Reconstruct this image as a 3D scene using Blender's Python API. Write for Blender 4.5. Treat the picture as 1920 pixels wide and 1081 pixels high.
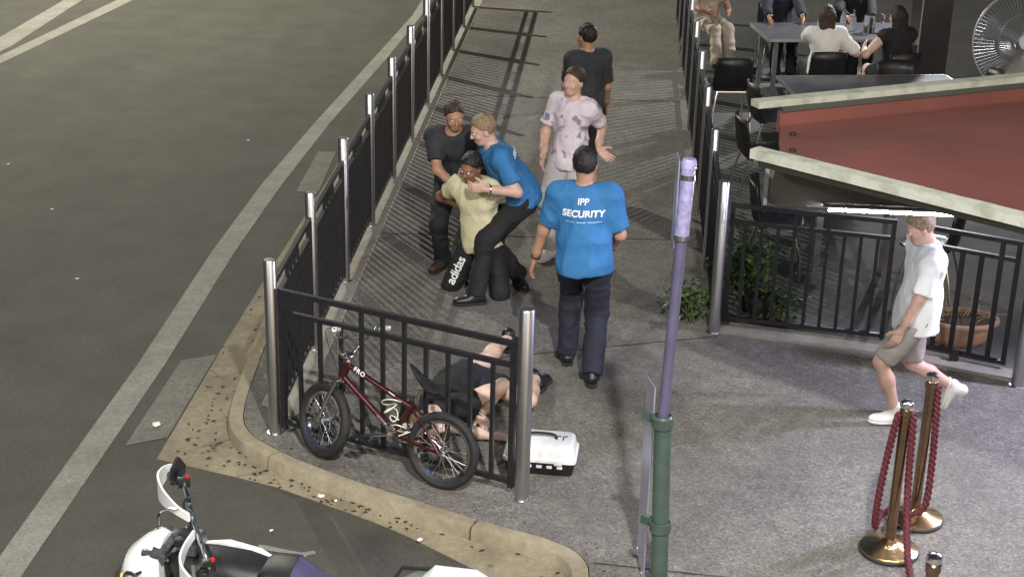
import bpy, bmesh, math, random
import numpy as np
from mathutils import Vector, Matrix, Euler
from mathutils.bvhtree import BVHTree

random.seed(7)
for o in list(bpy.data.objects):
    bpy.data.objects.remove(o, do_unlink=True)
S = bpy.context.scene
C = S.collection
R = math.radians

# ------------------------------------------------------------------ camera, sky, exposure
cam_d = bpy.data.cameras.new('camera')
cam = bpy.data.objects.new('camera', cam_d)
C.objects.link(cam)
S.camera = cam
cam_d.sensor_width = 36.0
cam_d.lens = 36.0 * 3000.0 / 1920.0
cam_d.clip_end = 400
CAMZ = 4.828
PI_, RO_, YA_ = 0.378095, 0.0254186, -0.0613839
fw = Vector((math.sin(YA_) * math.cos(PI_), math.cos(YA_) * math.cos(PI_), -math.sin(PI_)))
rt = Vector((math.cos(YA_), -math.sin(YA_), 0))
up = rt.cross(fw)
r2 = rt * math.cos(RO_) + up * math.sin(RO_)
u2 = -rt * math.sin(RO_) + up * math.cos(RO_)
cam.matrix_world = Matrix(((r2.x, u2.x, -fw.x, 0), (r2.y, u2.y, -fw.y, 0), (r2.z, u2.z, -fw.z, CAMZ), (0, 0, 0, 1)))
S.render.resolution_x, S.render.resolution_y = 1024, 576

W = bpy.data.worlds.new('World')
S.world = W
W.use_nodes = True
wn = W.node_tree.nodes
wl = W.node_tree.links
sky = wn.new('ShaderNodeTexSky')
sky.sky_type = 'NISHITA'
sky.sun_disc = False
sky.sun_elevation = R(25.0)
sky.dust_density = 6.0
sky.ozone_density = 0.5
sky.sun_rotation = R(150)
wl.new(sky.outputs[0], wn['Background'].inputs[0])
wn['Background'].inputs[1].default_value = 0.035

S.view_settings.view_transform = 'Standard'
S.view_settings.look = 'None'
S.view_settings.exposure = 0.0
S.view_settings.gamma = 1.0

# ------------------------------------------------------------------ materials
MATS = {}


def lin(c):
    return tuple((v / 12.92 if v <= 0.04045 else ((v + 0.055) / 1.055) ** 2.4) for v in c)


def mat(name, col, rough=0.6, metal=0.0, var=0.12, scale=6.0, bump=0.0, bscale=60.0, spec=0.5,
        c2=None, thr=None, coat=0.0, sss=0.0, detail=5.0):
    """Procedural principled material: colour varies between two tones with noise, optional bump."""
    m = bpy.data.materials.new(name)
    m.use_nodes = True
    nt = m.node_tree
    b = nt.nodes['Principled BSDF']
    tc = nt.nodes.new('ShaderNodeTexCoord')
    n = nt.nodes.new('ShaderNodeTexNoise')
    n.inputs['Scale'].default_value = scale
    n.inputs['Detail'].default_value = detail
    nt.links.new(tc.outputs['Object'], n.inputs['Vector'])
    rp = nt.nodes.new('ShaderNodeValToRGB')
    a = tuple(max(0, v * (1 - var)) for v in col[:3]) if c2 is None else tuple(c2[:3])
    z = tuple(min(1, v * (1 + var)) for v in col[:3]) if c2 is None else tuple(col[:3])
    lo, hi = thr if thr else (0.3, 0.7)
    rp.color_ramp.elements[0].position = lo
    rp.color_ramp.elements[1].position = hi
    rp.color_ramp.elements[0].color = (*a, 1)
    rp.color_ramp.elements[1].color = (*z, 1)
    nt.links.new(n.outputs['Fac'], rp.inputs['Fac'])
    nt.links.new(rp.outputs['Color'], b.inputs['Base Color'])
    b.inputs['Roughness'].default_value = rough
    b.inputs['Metallic'].default_value = metal
    b.inputs['Specular IOR Level'].default_value = spec
    b.inputs['Coat Weight'].default_value = coat
    if sss:
        b.inputs['Subsurface Weight'].default_value = sss
        b.inputs['Subsurface Radius'].default_value = (0.02, 0.008, 0.004)
        b.inputs['Subsurface Scale'].default_value = 0.5
    if bump:
        n2 = nt.nodes.new('ShaderNodeTexNoise')
        n2.inputs['Scale'].default_value = bscale
        n2.inputs['Detail'].default_value = 6
        nt.links.new(tc.outputs['Object'], n2.inputs['Vector'])
        bp = nt.nodes.new('ShaderNodeBump')
        bp.inputs['Strength'].default_value = bump
        bp.inputs['Distance'].default_value = 0.01
        nt.links.new(n2.outputs['Fac'], bp.inputs['Height'])
        nt.links.new(bp.outputs['Normal'], b.inputs['Normal'])
    MATS[name] = m
    return m


def ground_mat(name, base, dark, light, grain=140.0, stain=0.35, stain_scale=0.7, stain_col=None, rough=0.85,
               spots=0.0, stretch=None, spec=0.3, bump=0.35, grain_amt=0.5):
    """Paving: fine aggregate grain (voronoi + noise) over broad worn and stained patches."""
    m = bpy.data.materials.new(name)
    m.use_nodes = True
    nt = m.node_tree
    N, L = nt.nodes, nt.links
    b = N['Principled BSDF']
    tc = N.new('ShaderNodeTexCoord')

    def noise(sc, det=5, rough_=0.55):
        n = N.new('ShaderNodeTexNoise')
        n.inputs['Scale'].default_value = sc
        n.inputs['Detail'].default_value = det
        n.inputs['Roughness'].default_value = rough_
        L.new(tc.outputs['Object'], n.inputs['Vector'])
        return n

    def ramp(src, stops):
        r = N.new('ShaderNodeValToRGB')
        el = r.color_ramp.elements
        while len(el) < len(stops):
            el.new(0.5)
        for e, (p, c) in zip(el, stops):
            e.position = p
            e.color = (*c, 1)
        L.new(src, r.inputs['Fac'])
        return r

    def mix(fac, a, c, mode='MIX'):
        x = N.new('ShaderNodeMix')
        x.data_type = 'RGBA'
        x.blend_type = mode
        if isinstance(fac, float):
            x.inputs['Factor'].default_value = fac
        else:
            L.new(fac, x.inputs['Factor'])
        for s, v in (('A', a), ('B', c)):
            i = [k for k in x.inputs if k.name == s and k.type == 'RGBA'][0]
            if isinstance(v, tuple):
                i.default_value = (*v, 1)
            else:
                L.new(v, i)
        return [k for k in x.outputs if k.type == 'RGBA'][0]

    vo = N.new('ShaderNodeTexVoronoi')
    vo.inputs['Scale'].default_value = grain
    L.new(tc.outputs['Object'], vo.inputs['Vector'])
    sep = N.new('ShaderNodeSeparateColor')
    L.new(vo.outputs['Color'], sep.inputs['Color'])
    gr = ramp(sep.outputs[0], [(0.0, dark), (0.45, base), (0.75, base), (1.0, light)])
    st = noise(stain_scale, 7, 0.62)
    if stretch:
        mp = N.new('ShaderNodeMapping')
        mp.inputs['Scale'].default_value = stretch
        L.new(tc.outputs['Object'], mp.inputs['Vector'])
        L.new(mp.outputs['Vector'], st.inputs['Vector'])
    stc = stain_col or tuple(v * 0.55 for v in base)
    sr = ramp(st.outputs['Fac'], [(0.42, (0, 0, 0)), (0.66, (1, 1, 1))])
    mm = N.new('ShaderNodeMath')
    mm.operation = 'MULTIPLY'
    mm.inputs[1].default_value = stain
    L.new(sr.outputs['Color'], mm.inputs[0])
    g2 = mix(grain_amt, base, gr.outputs['Color'])
    col = mix(mm.outputs[0], g2, stc)
    md = noise(stain_scale * 9, 5)
    mr = ramp(md.outputs['Fac'], [(0.3, (0.84, 0.84, 0.84)), (0.7, (1.1, 1.1, 1.1))])
    col = mix(1.0, col, mr.outputs['Color'], 'MULTIPLY')
    if spots:
        v2 = N.new('ShaderNodeTexVoronoi')
        v2.inputs['Scale'].default_value = 5.0
        v2.inputs['Randomness'].default_value = 1.0
        L.new(tc.outputs['Object'], v2.inputs['Vector'])
        vr = ramp(v2.outputs['Distance'], [(0.07, (1, 1, 1)), (0.10, (0, 0, 0))])
        m3 = N.new('ShaderNodeMath')
        m3.operation = 'MULTIPLY'
        m3.inputs[1].default_value = spots
        L.new(vr.outputs['Color'], m3.inputs[0])
        col = mix(m3.outputs[0], col, tuple(v * 0.3 for v in base))
    L.new(col, b.inputs['Base Color'])
    b.inputs['Roughness'].default_value = rough
    b.inputs['Specular IOR Level'].default_value = spec
    bp = N.new('ShaderNodeBump')
    bp.inputs['Strength'].default_value = bump
    bp.inputs['Distance'].default_value = 0.004
    L.new(vo.outputs['Distance'], bp.inputs['Height'])
    L.new(bp.outputs['Normal'], b.inputs['Normal'])
    MATS[name] = m
    return m


def emit(name, col, strength):
    m = bpy.data.materials.new(name)
    m.use_nodes = True
    b = m.node_tree.nodes['Principled BSDF']
    b.inputs['Base Color'].default_value = (*col, 1)
    b.inputs['Emission Color'].default_value = (*col, 1)
    b.inputs['Emission Strength'].default_value = strength
    MATS[name] = m
    return m


def glass(name, col, rough=0.05):
    m = bpy.data.materials.new(name)
    m.use_nodes = True
    b = m.node_tree.nodes['Principled BSDF']
    b.inputs['Base Color'].default_value = (*col, 1)
    b.inputs['Transmission Weight'].default_value = 1.0
    b.inputs['Roughness'].default_value = rough
    b.inputs['IOR'].default_value = 1.45
    MATS[name] = m
    return m


ground_mat('asphalt', (0.075, 0.072, 0.061), (0.042, 0.040, 0.034), (0.122, 0.117, 0.101), grain=95, stain=0.35, stain_scale=0.25,
           stain_col=(0.054, 0.052, 0.044), grain_amt=0.38, stretch=(2.6, .45, 1))
ground_mat('aggregate', (0.165, 0.155, 0.138), (0.04, 0.037, 0.033), (0.32, 0.305, 0.28), grain=78, stain=0.5, stain_scale=0.9,
           stain_col=(0.085, 0.079, 0.07), grain_amt=0.5, bump=0.3, spots=0.3)
ground_mat('kerb_concrete', (0.33, 0.29, 0.205), (0.2, 0.17, 0.12), (0.43, 0.39, 0.29), grain=170, stain=0.6, stain_scale=1.6,
           stain_col=(0.17, 0.14, 0.09), grain_amt=0.4)
ground_mat('gutter_concrete', (0.27, 0.235, 0.165), (0.15, 0.13, 0.09), (0.37, 0.33, 0.24), grain=170, stain=0.7, stain_scale=2.2,
           stain_col=(0.13, 0.105, 0.07), grain_amt=0.4, spots=0.55)
ground_mat('plain_concrete', (0.3, 0.28, 0.235), (0.2, 0.185, 0.16), (0.38, 0.36, 0.32), grain=150, stain=0.45, stain_scale=1.2,
           grain_amt=0.35)
ground_mat('terrace', (0.12, 0.118, 0.116), (0.085, 0.083, 0.08), (0.16, 0.157, 0.153), grain=130, stain=0.45, stain_scale=0.9, grain_amt=0.35)
ground_mat('line_paint', (0.25, 0.245, 0.215), (0.13, 0.127, 0.108), (0.33, 0.325, 0.295), grain=120, stain=0.5, stain_scale=3.0,
           stain_col=(0.15, 0.147, 0.125), grain_amt=0.6)
ground_mat('worn_paint', (0.165, 0.16, 0.138), (0.08, 0.078, 0.066), (0.24, 0.235, 0.205), grain=100, stain=0.5, stain_scale=2.4,
           stain_col=(0.11, 0.107, 0.09), grain_amt=0.6)
mat('steel', (0.50, 0.50, 0.52), 0.34, 1.0, var=0.05, scale=3, bump=0.03, bscale=220)
mat('chrome', (0.75, 0.75, 0.77), 0.12, 1.0, var=0.04)
mat('black_rail', (0.012, 0.012, 0.014), 0.42, 0.0, var=0.3, scale=20, bump=0.08, bscale=90)
mat('black_plastic', (0.012, 0.012, 0.014), 0.38, var=0.25, scale=9, bump=0.05, bscale=160)
mat('rubber', (0.014, 0.014, 0.015), 0.7, var=0.3, scale=14, bump=0.15, bscale=120)
mat('bike_red', (0.055, 0.008, 0.010), 0.25, 0.35, var=0.25, scale=12, coat=0.6)
mat('seat_vinyl', (0.014, 0.014, 0.016), 0.45, var=0.25, scale=9, bump=0.1, bscale=220)
mat('violet_seat', (0.06, 0.055, 0.11), 0.4, var=0.15, scale=9, bump=0.08, bscale=200)
mat('white_plastic', (0.72, 0.73, 0.74), 0.3, var=0.06, scale=8)
mat('engine_metal', (0.25, 0.25, 0.27), 0.35, 0.9, var=0.35, scale=30, bump=0.2, bscale=60)
mat('olive', (0.10, 0.115, 0.085), 0.6, var=0.2, scale=14)
mat('amber', (0.7, 0.5, 0.16), 0.25, var=0.15, scale=40)
mat('red_plastic', (0.45, 0.02, 0.02), 0.35, var=0.1)
mat('cable_white', (0.62, 0.62, 0.55), 0.4, var=0.12, scale=40)
mat('violet_pole', (0.13, 0.12, 0.205), 0.38, 0.35, var=0.14, scale=7, bump=0.05)
mat('violet_sleeve', (0.29, 0.27, 0.47), 0.45, 0.1, var=0.3, scale=26, bump=0.08)
mat('green_pole', (0.06, 0.092, 0.076), 0.4, 0.1, var=0.18, scale=9, bump=0.06)
mat('sign_back', (0.42, 0.42, 0.56), 0.35, 0.55, var=0.1, scale=5)
mat('brass', (0.58, 0.43, 0.21), 0.22, 1.0, var=0.15, scale=9)
mat('brass_dark', (0.30, 0.2, 0.125), 0.26, 1.0, var=0.2, scale=9)
mat('rope_red', (0.085, 0.010, 0.016), 0.75, var=0.3, scale=60, bump=0.3, bscale=260)
mat('roof_red', (0.165, 0.058, 0.047), 0.55, var=0.14, scale=1.6, bump=0.06, bscale=30)
mat('cap_stone', (0.40, 0.41, 0.35), 0.75, var=0.3, scale=11, bump=0.3, bscale=60, c2=(0.27, 0.275, 0.22), thr=(0.30, 0.55))
mat('dark_panel', (0.055, 0.06, 0.05), 0.6, var=0.2, scale=1.4)
mat('grey_frame', (0.2, 0.2, 0.2), 0.5, 0.2, var=0.1)
mat('column_dark', (0.045, 0.038, 0.04), 0.4, 0.3, var=0.2, scale=4)
mat('table_grey', (0.13, 0.13, 0.14), 0.3, 0.35, var=0.15, scale=5)
mat('table_edge', (0.6, 0.6, 0.6), 0.3, 0.8, var=0.1)
mat('terracotta', (0.46, 0.29, 0.19), 0.75, var=0.2, scale=10, bump=0.1)
mat('twig', (0.32, 0.25, 0.14), 0.8, var=0.3, scale=30)
mat('stem', (0.07, 0.06, 0.03), 0.8, var=0.3, scale=30)
mat('paper', (0.75, 0.73, 0.66), 0.8, var=0.1, scale=40)
mat('dead_leaf', (0.045, 0.03, 0.017), 0.8, var=0.5, scale=8)
mat('soil', (0.05, 0.035, 0.022), 0.9, var=0.4, scale=30, bump=0.5, bscale=50)
mat('label_white', (0.82, 0.84, 0.86), 0.6, var=0.04)
mat('label_blue', (0.35, 0.55, 0.85), 0.6, var=0.05)
mat('lamp_body', (0.3, 0.3, 0.31), 0.4, 0.6, var=0.1)
mat('leaf_green', (0.07, 0.12, 0.03), 0.5, var=0.45, scale=7, c2=(0.03, 0.07, 0.015), thr=(0.3, 0.65))
glass('glass_clear', (0.92, 0.95, 0.95))
emit('tube_glow', (0.86, 0.9, 1.0), 300.0)

# skin, hair and cloth
mat('skin_fair', (0.56, 0.36, 0.28), 0.5, var=0.08, scale=14, sss=0.12)
mat('skin_pale', (0.66, 0.48, 0.40), 0.5, var=0.06, scale=14, sss=0.12)
mat('skin_tan', (0.42, 0.24, 0.16), 0.5, var=0.1, scale=14, sss=0.12)
mat('skin_brown', (0.25, 0.13, 0.075), 0.5, var=0.1, scale=14, sss=0.1)
mat('hair_black', (0.012, 0.01, 0.009), 0.5, var=0.5, scale=90, bump=0.6, bscale=170)
mat('hair_brown', (0.045, 0.028, 0.018), 0.5, var=0.5, scale=90, bump=0.6, bscale=170)
mat('hair_fair', (0.24, 0.17, 0.10), 0.5, var=0.4, scale=90, bump=0.6, bscale=170)
mat('eye_white', (0.75, 0.73, 0.7), 0.2, var=0.03)
mat('eye_dark', (0.02, 0.014, 0.01), 0.15, var=0.1)
mat('cloth_blue', (0.028, 0.155, 0.37), 0.8, var=0.12, scale=5, bump=0.5, bscale=11)
mat('cloth_navy', (0.012, 0.014, 0.026), 0.85, var=0.25, scale=6, bump=0.5, bscale=11)
mat('cloth_black', (0.011, 0.011, 0.013), 0.85, var=0.3, scale=6, bump=0.5, bscale=11)
mat('cloth_charcoal', (0.03, 0.032, 0.038), 0.85, var=0.2, scale=6, bump=0.5, bscale=11)
mat('cloth_yellow', (0.60, 0.57, 0.37), 0.85, var=0.08, scale=5, bump=0.5, bscale=11)
mat('cloth_white', (0.78, 0.79, 0.78), 0.85, var=0.04, scale=5, bump=0.5, bscale=11)
mat('cloth_greyshort', (0.33, 0.31, 0.28), 0.85, var=0.12, scale=5, bump=0.5, bscale=11)
mat('cloth_lightgrey', (0.48, 0.47, 0.47), 0.85, var=0.1, scale=5, bump=0.5, bscale=11)
mat('cloth_beige', (0.46, 0.40, 0.32), 0.85, var=0.1, scale=5, bump=0.5, bscale=11)
mat('cloth_print', (0.68, 0.61, 0.68), 0.85, scale=9, c2=(0.26, 0.23, 0.33), thr=(0.36, 0.42), bump=0.5, bscale=11, detail=2.0)
mat('shoe_black', (0.012, 0.012, 0.013), 0.4, var=0.3, scale=14)
mat('shoe_brown', (0.045, 0.026, 0.015), 0.5, var=0.3, scale=14)
mat('shoe_white', (0.7, 0.7, 0.68), 0.5, var=0.08, scale=14)
mat('sole_dark', (0.02, 0.02, 0.02), 0.8, var=0.2)
mat('sole_white', (0.62, 0.62, 0.6), 0.7, var=0.1)

# ------------------------------------------------------------------ mesh helpers
BASE = {}     # object name -> world origin of its frame (only used while building)


def V(*a):
    return Vector(a) if len(a) == 3 else Vector(a[0])


class MB:
    """Collects shapes, links them as ONE mesh object."""

    def __init__(s):
        s.v, s.f = [], []

    def add(s, vs, fs):
        k = len(s.v)
        s.v += [tuple(x) for x in vs]
        s.f += [tuple(i + k for i in f) for f in fs]
        return s

    def box(s, c, d, rz=0.0, M=None, bev=0.0):
        x, y, z = (v / 2 for v in d)
        M = M or Matrix.Rotation(rz, 3, 'Z')
        if bev <= 0:
            P = [(i * x, j * y, k * z) for k in (-1, 1) for i, j in ((-1, -1), (1, -1), (1, 1), (-1, 1))]
            F = [(3, 2, 1, 0), (4, 5, 6, 7), (0, 1, 5, 4), (1, 2, 6, 5), (2, 3, 7, 6), (3, 0, 4, 7)]
            return s.add([M @ Vector(p) + Vector(c) for p in P], F)
        b = min(bev, x * .9, y * .9, z * .9)
        bm = bmesh.new()
        bmesh.ops.create_cube(bm, size=1.0)
        for v in bm.verts:
            v.co = Vector((v.co.x * 2 * x, v.co.y * 2 * y, v.co.z * 2 * z))
        bmesh.ops.bevel(bm, geom=bm.edges[:], offset=b, segments=2, affect='EDGES', profile=.6)
        bm.verts.index_update()
        s.add([M @ v.co + Vector(c) for v in bm.verts], [[v.index for v in f.verts] for f in bm.faces])
        bm.free()
        return s

    def bar(s, a, b, w, h, upv=(0, 0, 1)):
        a, b = Vector(a), Vector(b)
        d = b - a
        y = d.normalized()
        x = y.cross(Vector(upv))
        if x.length < 1e-5:
            x = Vector((1, 0, 0))
        x.normalize()
        z = x.cross(y)
        return s.box((a + b) / 2, (w, d.length, h), M=Matrix((x, y, z)).transposed())

    def tube(s, pts, rad, n=10, closed=False, cap=True, lobes=0, twist=0.0, lobe=0.25, flat=1.0):
        pts = [Vector(p) for p in pts]
        N = len(pts)
        rads = rad if isinstance(rad, (list, tuple)) else [rad] * N
        T = []
        for i in range(N):
            a = pts[(i - 1) % N] if (closed or i > 0) else pts[0]
            b = pts[(i + 1) % N] if (closed or i < N - 1) else pts[-1]
            t = (b - a)
            T.append(t.normalized() if t.length > 1e-9 else Vector((0, 0, 1)))
        u = T[0].cross(Vector((0, 0, 1)))
        if u.length < 1e-3:
            u = T[0].cross(Vector((0, 1, 0)))
        u.normalize()
        vs, fs = [], []
        arc = 0.0
        for i in range(N):
            if i:
                arc += (pts[i] - pts[i - 1]).length
                u = (u - T[i] * u.dot(T[i]))
                if u.length < 1e-6:
                    u = T[i].orthogonal()
                u.normalize()
            w = T[i].cross(u)
            for k in range(n):
                an = 2 * math.pi * k / n
                rr = rads[i]
                if lobes:
                    rr *= 1 + lobe * (abs(math.cos(lobes * (an + twist * arc) / 2)) - .6)
                vs.append(pts[i] + (u * math.cos(an) + w * math.sin(an) * flat) * rr)
        for i in range(N if closed else N - 1):
            j = (i + 1) % N
            for k in range(n):
                k2 = (k + 1) % n
                fs.append((i * n + k, i * n + k2, j * n + k2, j * n + k))
        if cap and not closed:
            fs.append(tuple(range(n - 1, -1, -1)))
            fs.append(tuple((N - 1) * n + k for k in range(n)))
        return s.add(vs, fs)

    def cyl(s, a, b, ra, rb=None, n=16):
        return s.tube([a, b], [ra, ra if rb is None else rb], n)

    def lathe(s, prof, c=(0, 0, 0), n=24, axis=None, cap=True, arc=None):
        """prof: (r, z) list; axis maps local z to a direction."""
        c = Vector(c)
        if axis is None:
            M = Matrix.Identity(3)
        else:
            z = Vector(axis).normalized()
            x = z.orthogonal().normalized()
            M = Matrix((x, z.cross(x), z)).transposed()
        vs, fs = [], []
        for (r, z) in prof:
            for k in range(n):
                a = 2 * math.pi * k / n
                vs.append(M @ Vector((r * math.cos(a), r * math.sin(a), z)) + c)
        for i in range(len(prof) - 1):
            for k in range(n):
                k2 = (k + 1) % n
                fs.append((i * n + k, i * n + k2, (i + 1) * n + k2, (i + 1) * n + k))
        if cap:
            fs.append(tuple(range(n - 1, -1, -1)))
            fs.append(tuple((len(prof) - 1) * n + k for k in range(n)))
        return s.add(vs, fs)

    def torus(s, c, axis, Rm, rm, n=40, m=10, a0=0, a1=2 * math.pi):
        z = Vector(axis).normalized()
        x = z.orthogonal().normalized()
        y = z.cross(x)
        full = abs(a1 - a0 - 2 * math.pi) < 1e-6
        pts = [Vector(c) + (x * math.cos(a0 + (a1 - a0) * i / n) + y * math.sin(a0 + (a1 - a0) * i / n)) * Rm
               for i in range(n if full else n + 1)]
        return s.tube(pts, rm, m, closed=full)

    def prism(s, poly, z0, z1):
        n = len(poly)
        vs = [(x, y, z0) for x, y in poly] + [(x, y, z1) for x, y in poly]
        fs = [tuple(range(n - 1, -1, -1)), tuple(range(n, 2 * n))]
        fs += [(i, (i + 1) % n, n + (i + 1) % n, n + i) for i in range(n)]
        return s.add(vs, fs)

    def build(s, name, m, parent=None, smooth=None, label=None):
        off = BASE.get(parent.name, Vector((0, 0, 0))) if parent else Vector((0, 0, 0))
        me = bpy.data.meshes.new(name)
        me.from_pydata([(x - off.x, y - off.y, z - off.z) for x, y, z in s.v], [], s.f)
        me.validate()
        bm = bmesh.new()
        bm.from_mesh(me)
        bmesh.ops.recalc_face_normals(bm, faces=bm.faces[:])
        bm.to_mesh(me)
        bm.free()
        me.materials.append(MATS[m])
        if smooth is not False:
            me.polygons.foreach_set('use_smooth', [True] * len(me.polygons))
            me.set_sharp_from_angle(angle=R(38 if smooth is None else smooth))
        o = bpy.data.objects.new(name, me)
        C.objects.link(o)
        if parent:
            o.parent = parent
            BASE[o.name] = off
        if label:
            o['label'] = label
        return o


def tag(o, label=None, cat=None, group=None, kind=None):
    if label:
        o['label'] = label
    if cat:
        o['category'] = cat
    if group:
        o['group'] = group
    if kind:
        o['kind'] = kind
    return o


def thing(name, loc, label, cat, group=None, rz=0.0):
    o = bpy.data.objects.new(name, None)
    o.empty_display_size = 0.1
    C.objects.link(o)
    o.location = loc
    o.rotation_euler = (0, 0, rz)
    BASE[o.name] = Vector(loc)
    return tag(o, label, cat, group)


def local_thing(name, label, cat, group=None):
    o = thing(name, (0, 0, 0), label, cat, group)
    return o


def copy_tree(o, parent=None):
    c = o.copy()
    C.objects.link(c)
    c.parent = parent
    for ch in o.children:
        copy_tree(ch, c)
    return c


def mesh_inst(src, parent, loc, rz=0.0):
    c = src.copy()
    C.objects.link(c)
    c.parent = parent
    c.location = loc
    c.rotation_euler = (0, 0, rz)
    return c


def catmull(P, k=8, closed=False):
    P = [Vector(p) for p in P]
    out = []
    n = len(P)
    for i in range(n - 1):
        p0, p1, p2, p3 = P[max(i - 1, 0)], P[i], P[i + 1], P[min(i + 2, n - 1)]
        for j in range(k):
            t = j / k
            out.append(.5 * ((2 * p1) + (p2 - p0) * t + (2 * p0 - 5 * p1 + 4 * p2 - p3) * t * t + (3 * p1 - p0 - 3 * p2 + p3) * t ** 3))
    out.append(P[-1])
    return out


# ------------------------------------------------------------------ the setting
RZ = -0.13
MB().add([(-70, -50, RZ), (70, -50, RZ), (70, 110, RZ), (-70, 110, RZ)], [(0, 1, 2, 3)]).build('road', 'asphalt')
tag(bpy.data.objects['road'], 'grey asphalt road surface', None, None, 'structure')

KB = [(-2.63, 60), (-2.63, 26), (-2.63, 20.4), (-2.64, 15.6), (-2.61, 13.4), (-2.56, 11.9), (-2.48, 10.6), (-2.41, 9.72), (-2.30, 9.36),
      (-2.06, 9.12), (-1.78, 8.93), (-1.37, 8.70), (-.68, 8.37), (-.26, 8.19), (-.06, 8.02), (0.0, 7.7), (0.0, 6.6), (0.0, 0), (0.0, -12)]
kb = [(p.x, p.y) for p in catmull([(x, y, 0) for x, y in KB], 10)]
foot_poly = [(x, y) for x, y in kb] + [(60, -12), (60, 60)]


def offset_line(L, d):
    out = []
    for i, (x, y) in enumerate(L):
        a = L[max(i - 1, 0)]
        b = L[min(i + 1, len(L) - 1)]
        t = Vector((b[0] - a[0], b[1] - a[1], 0)).normalized()
        out.append((x + t.y * d, y - t.x * d))   # to the right of travel = inside; negative = road side
    return out


# travelling from far to near along the kerb the footpath lies on the left hand
inner = offset_line(kb, -0.006)
footpath = MB().prism([(x, y) for x, y in inner] + [(60, -12), (60, 60)], -0.6, 0.0).build('footpath', 'aggregate', smooth=False)
tag(footpath, 'exposed aggregate concrete footpath', None, None, 'structure')

kerb = tag(thing('kerb', (0, 0, 0), 'pale concrete kerb along the footpath edge', None), kind='structure')
gutter = tag(thing('gutter', (0, 0, 0), 'stained concrete gutter apron beside the kerb', None), kind='structure')
prof = [(0.0, 0.0), (0.072, 0.0), (0.092, -.008), (0.102, -.028), (0.114, -.20), (0.0, -.20)]


def sweep(L, prof):
    m = MB()
    n = len(prof)
    rings = []
    offs = [offset_line(L, d) for d, z in prof]
    for i in range(len(L)):
        rings += [(offs[j][i][0], offs[j][i][1], prof[j][1]) for j in range(n)]
    F = []
    for i in range(len(L) - 1):
        for j in range(n):
            j2 = (j + 1) % n
            F.append((i * n + j, i * n + j2, (i + 1) * n + j2, (i + 1) * n + j))
    F += [tuple(range(n)), tuple((len(L) - 1) * n + j for j in range(n - 1, -1, -1))]
    return m.add(rings, F)


# split the kerb into cast lengths with open joints
def at_len(L, s0, s1, gap=0.006):
    acc, out = 0.0, []
    for i in range(len(L) - 1):
        a, b = Vector((*L[i], 0)), Vector((*L[i + 1], 0))
        d = (b - a).length
        for q in ((s0 + gap), (s1 - gap)):
            if acc < q <= acc + d:
                out.append((q, a.lerp(b, (q - acc) / d)))
        if s0 + gap < acc + d < s1 - gap:
            out.append((acc + d, b))
        acc += d
    out.sort(key=lambda t: t[0])
    return [(p.x, p.y) for _, p in out]


def total(L):
    return sum(math.dist(L[i], L[i + 1]) for i in range(len(L) - 1))


TL = total(kb)


def s_of(y_target, x_target):
    acc, best = 0, (9e9, 0)
    for i in range(len(kb) - 1):
        d = math.dist(kb[i], (x_target, y_target))
        if d < best[0]:
            best = (d, acc)
        acc += math.dist(kb[i], kb[i + 1])
    return best[1]


cuts = [30.0] + [s_of(y, x) for x, y in ((-2.63, 27), (-2.63, 24), (-2.63, 21), (-2.63, 18), (-2.62, 15), (-2.57, 12.1), (-2.40, 9.70), (-2.03, 9.10), (-.68, 8.37), (0, 7.6),
                                       (0, 5.5), (0, 3))]
for a, b in zip(cuts[:-1], cuts[1:]):
    L = at_len(kb, a, b)
    if len(L) > 1:
        sweep(L, prof).build('kerb_length', 'kerb_concrete', kerb)

# gutter apron: between the foot of the kerb and the asphalt
GO = [(-2.79, 30), (-2.79, 21), (-2.80, 15), (-2.85, 12.4), (-2.865, 10.8), (-2.86, 9.14)]
GO2 = [(-2.86, 9.14), (-2.0, 8.80), (-1.33, 8.42), (-.7, 7.97), (-.42, 7.7), (-.36, 7.2), (-.36, 3)]
kf = offset_line(kb, 0.108)


def near_kf(x, y):
    return min(kf, key=lambda q: math.dist(q, (x, y)))


def apron(outer, inner_, name='apron_slab'):
    n = len(outer)
    m = MB()
    vs = [(x, y, -0.124) for x, y in outer] + [(x, y, -0.085) for x, y in inner_]
    vs += [(x, y, -0.2) for x, y in outer] + [(x, y, -0.2) for x, y in inner_]
    fs = []
    for i in range(n - 1):
        fs += [(i, i + 1, n + i + 1, n + i), (2 * n + i, 2 * n + i + 1, i + 1, i), (n + i, n + i + 1, 3 * n + i + 1, 3 * n + i)]
    fs += [(0, n, 3 * n, 2 * n), (n - 1, 2 * n - 1, 4 * n - 1, 3 * n - 1)]
    return m.add(vs, fs).build(name, 'gutter_concrete', gutter, smooth=False)


def lerp2(A, B, n):
    return [(A[0] + (B[0] - A[0]) * i / n, A[1] + (B[1] - A[1]) * i / n) for i in range(n + 1)]


def poly_resample(P, n):
    T = total(P)
    out = []
    for i in range(n + 1):
        q = at_s(P, T * i / n)
        out.append(q)
    return out


def at_s(P, s):
    acc = 0
    for i in range(len(P) - 1):
        d = math.dist(P[i], P[i + 1])
        if s <= acc + d + 1e-9:
            t = (s - acc) / max(d, 1e-9)
            return (P[i][0] + (P[i + 1][0] - P[i][0]) * t, P[i][1] + (P[i + 1][1] - P[i][1]) * t)
        acc += d
    return P[-1]


def kf_range(p, q, n):
    i0 = min(range(len(kf)), key=lambda i: math.dist(kf[i], p))
    i1 = min(range(len(kf)), key=lambda i: math.dist(kf[i], q))
    return poly_resample(kf[i0:i1 + 1], n)


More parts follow.
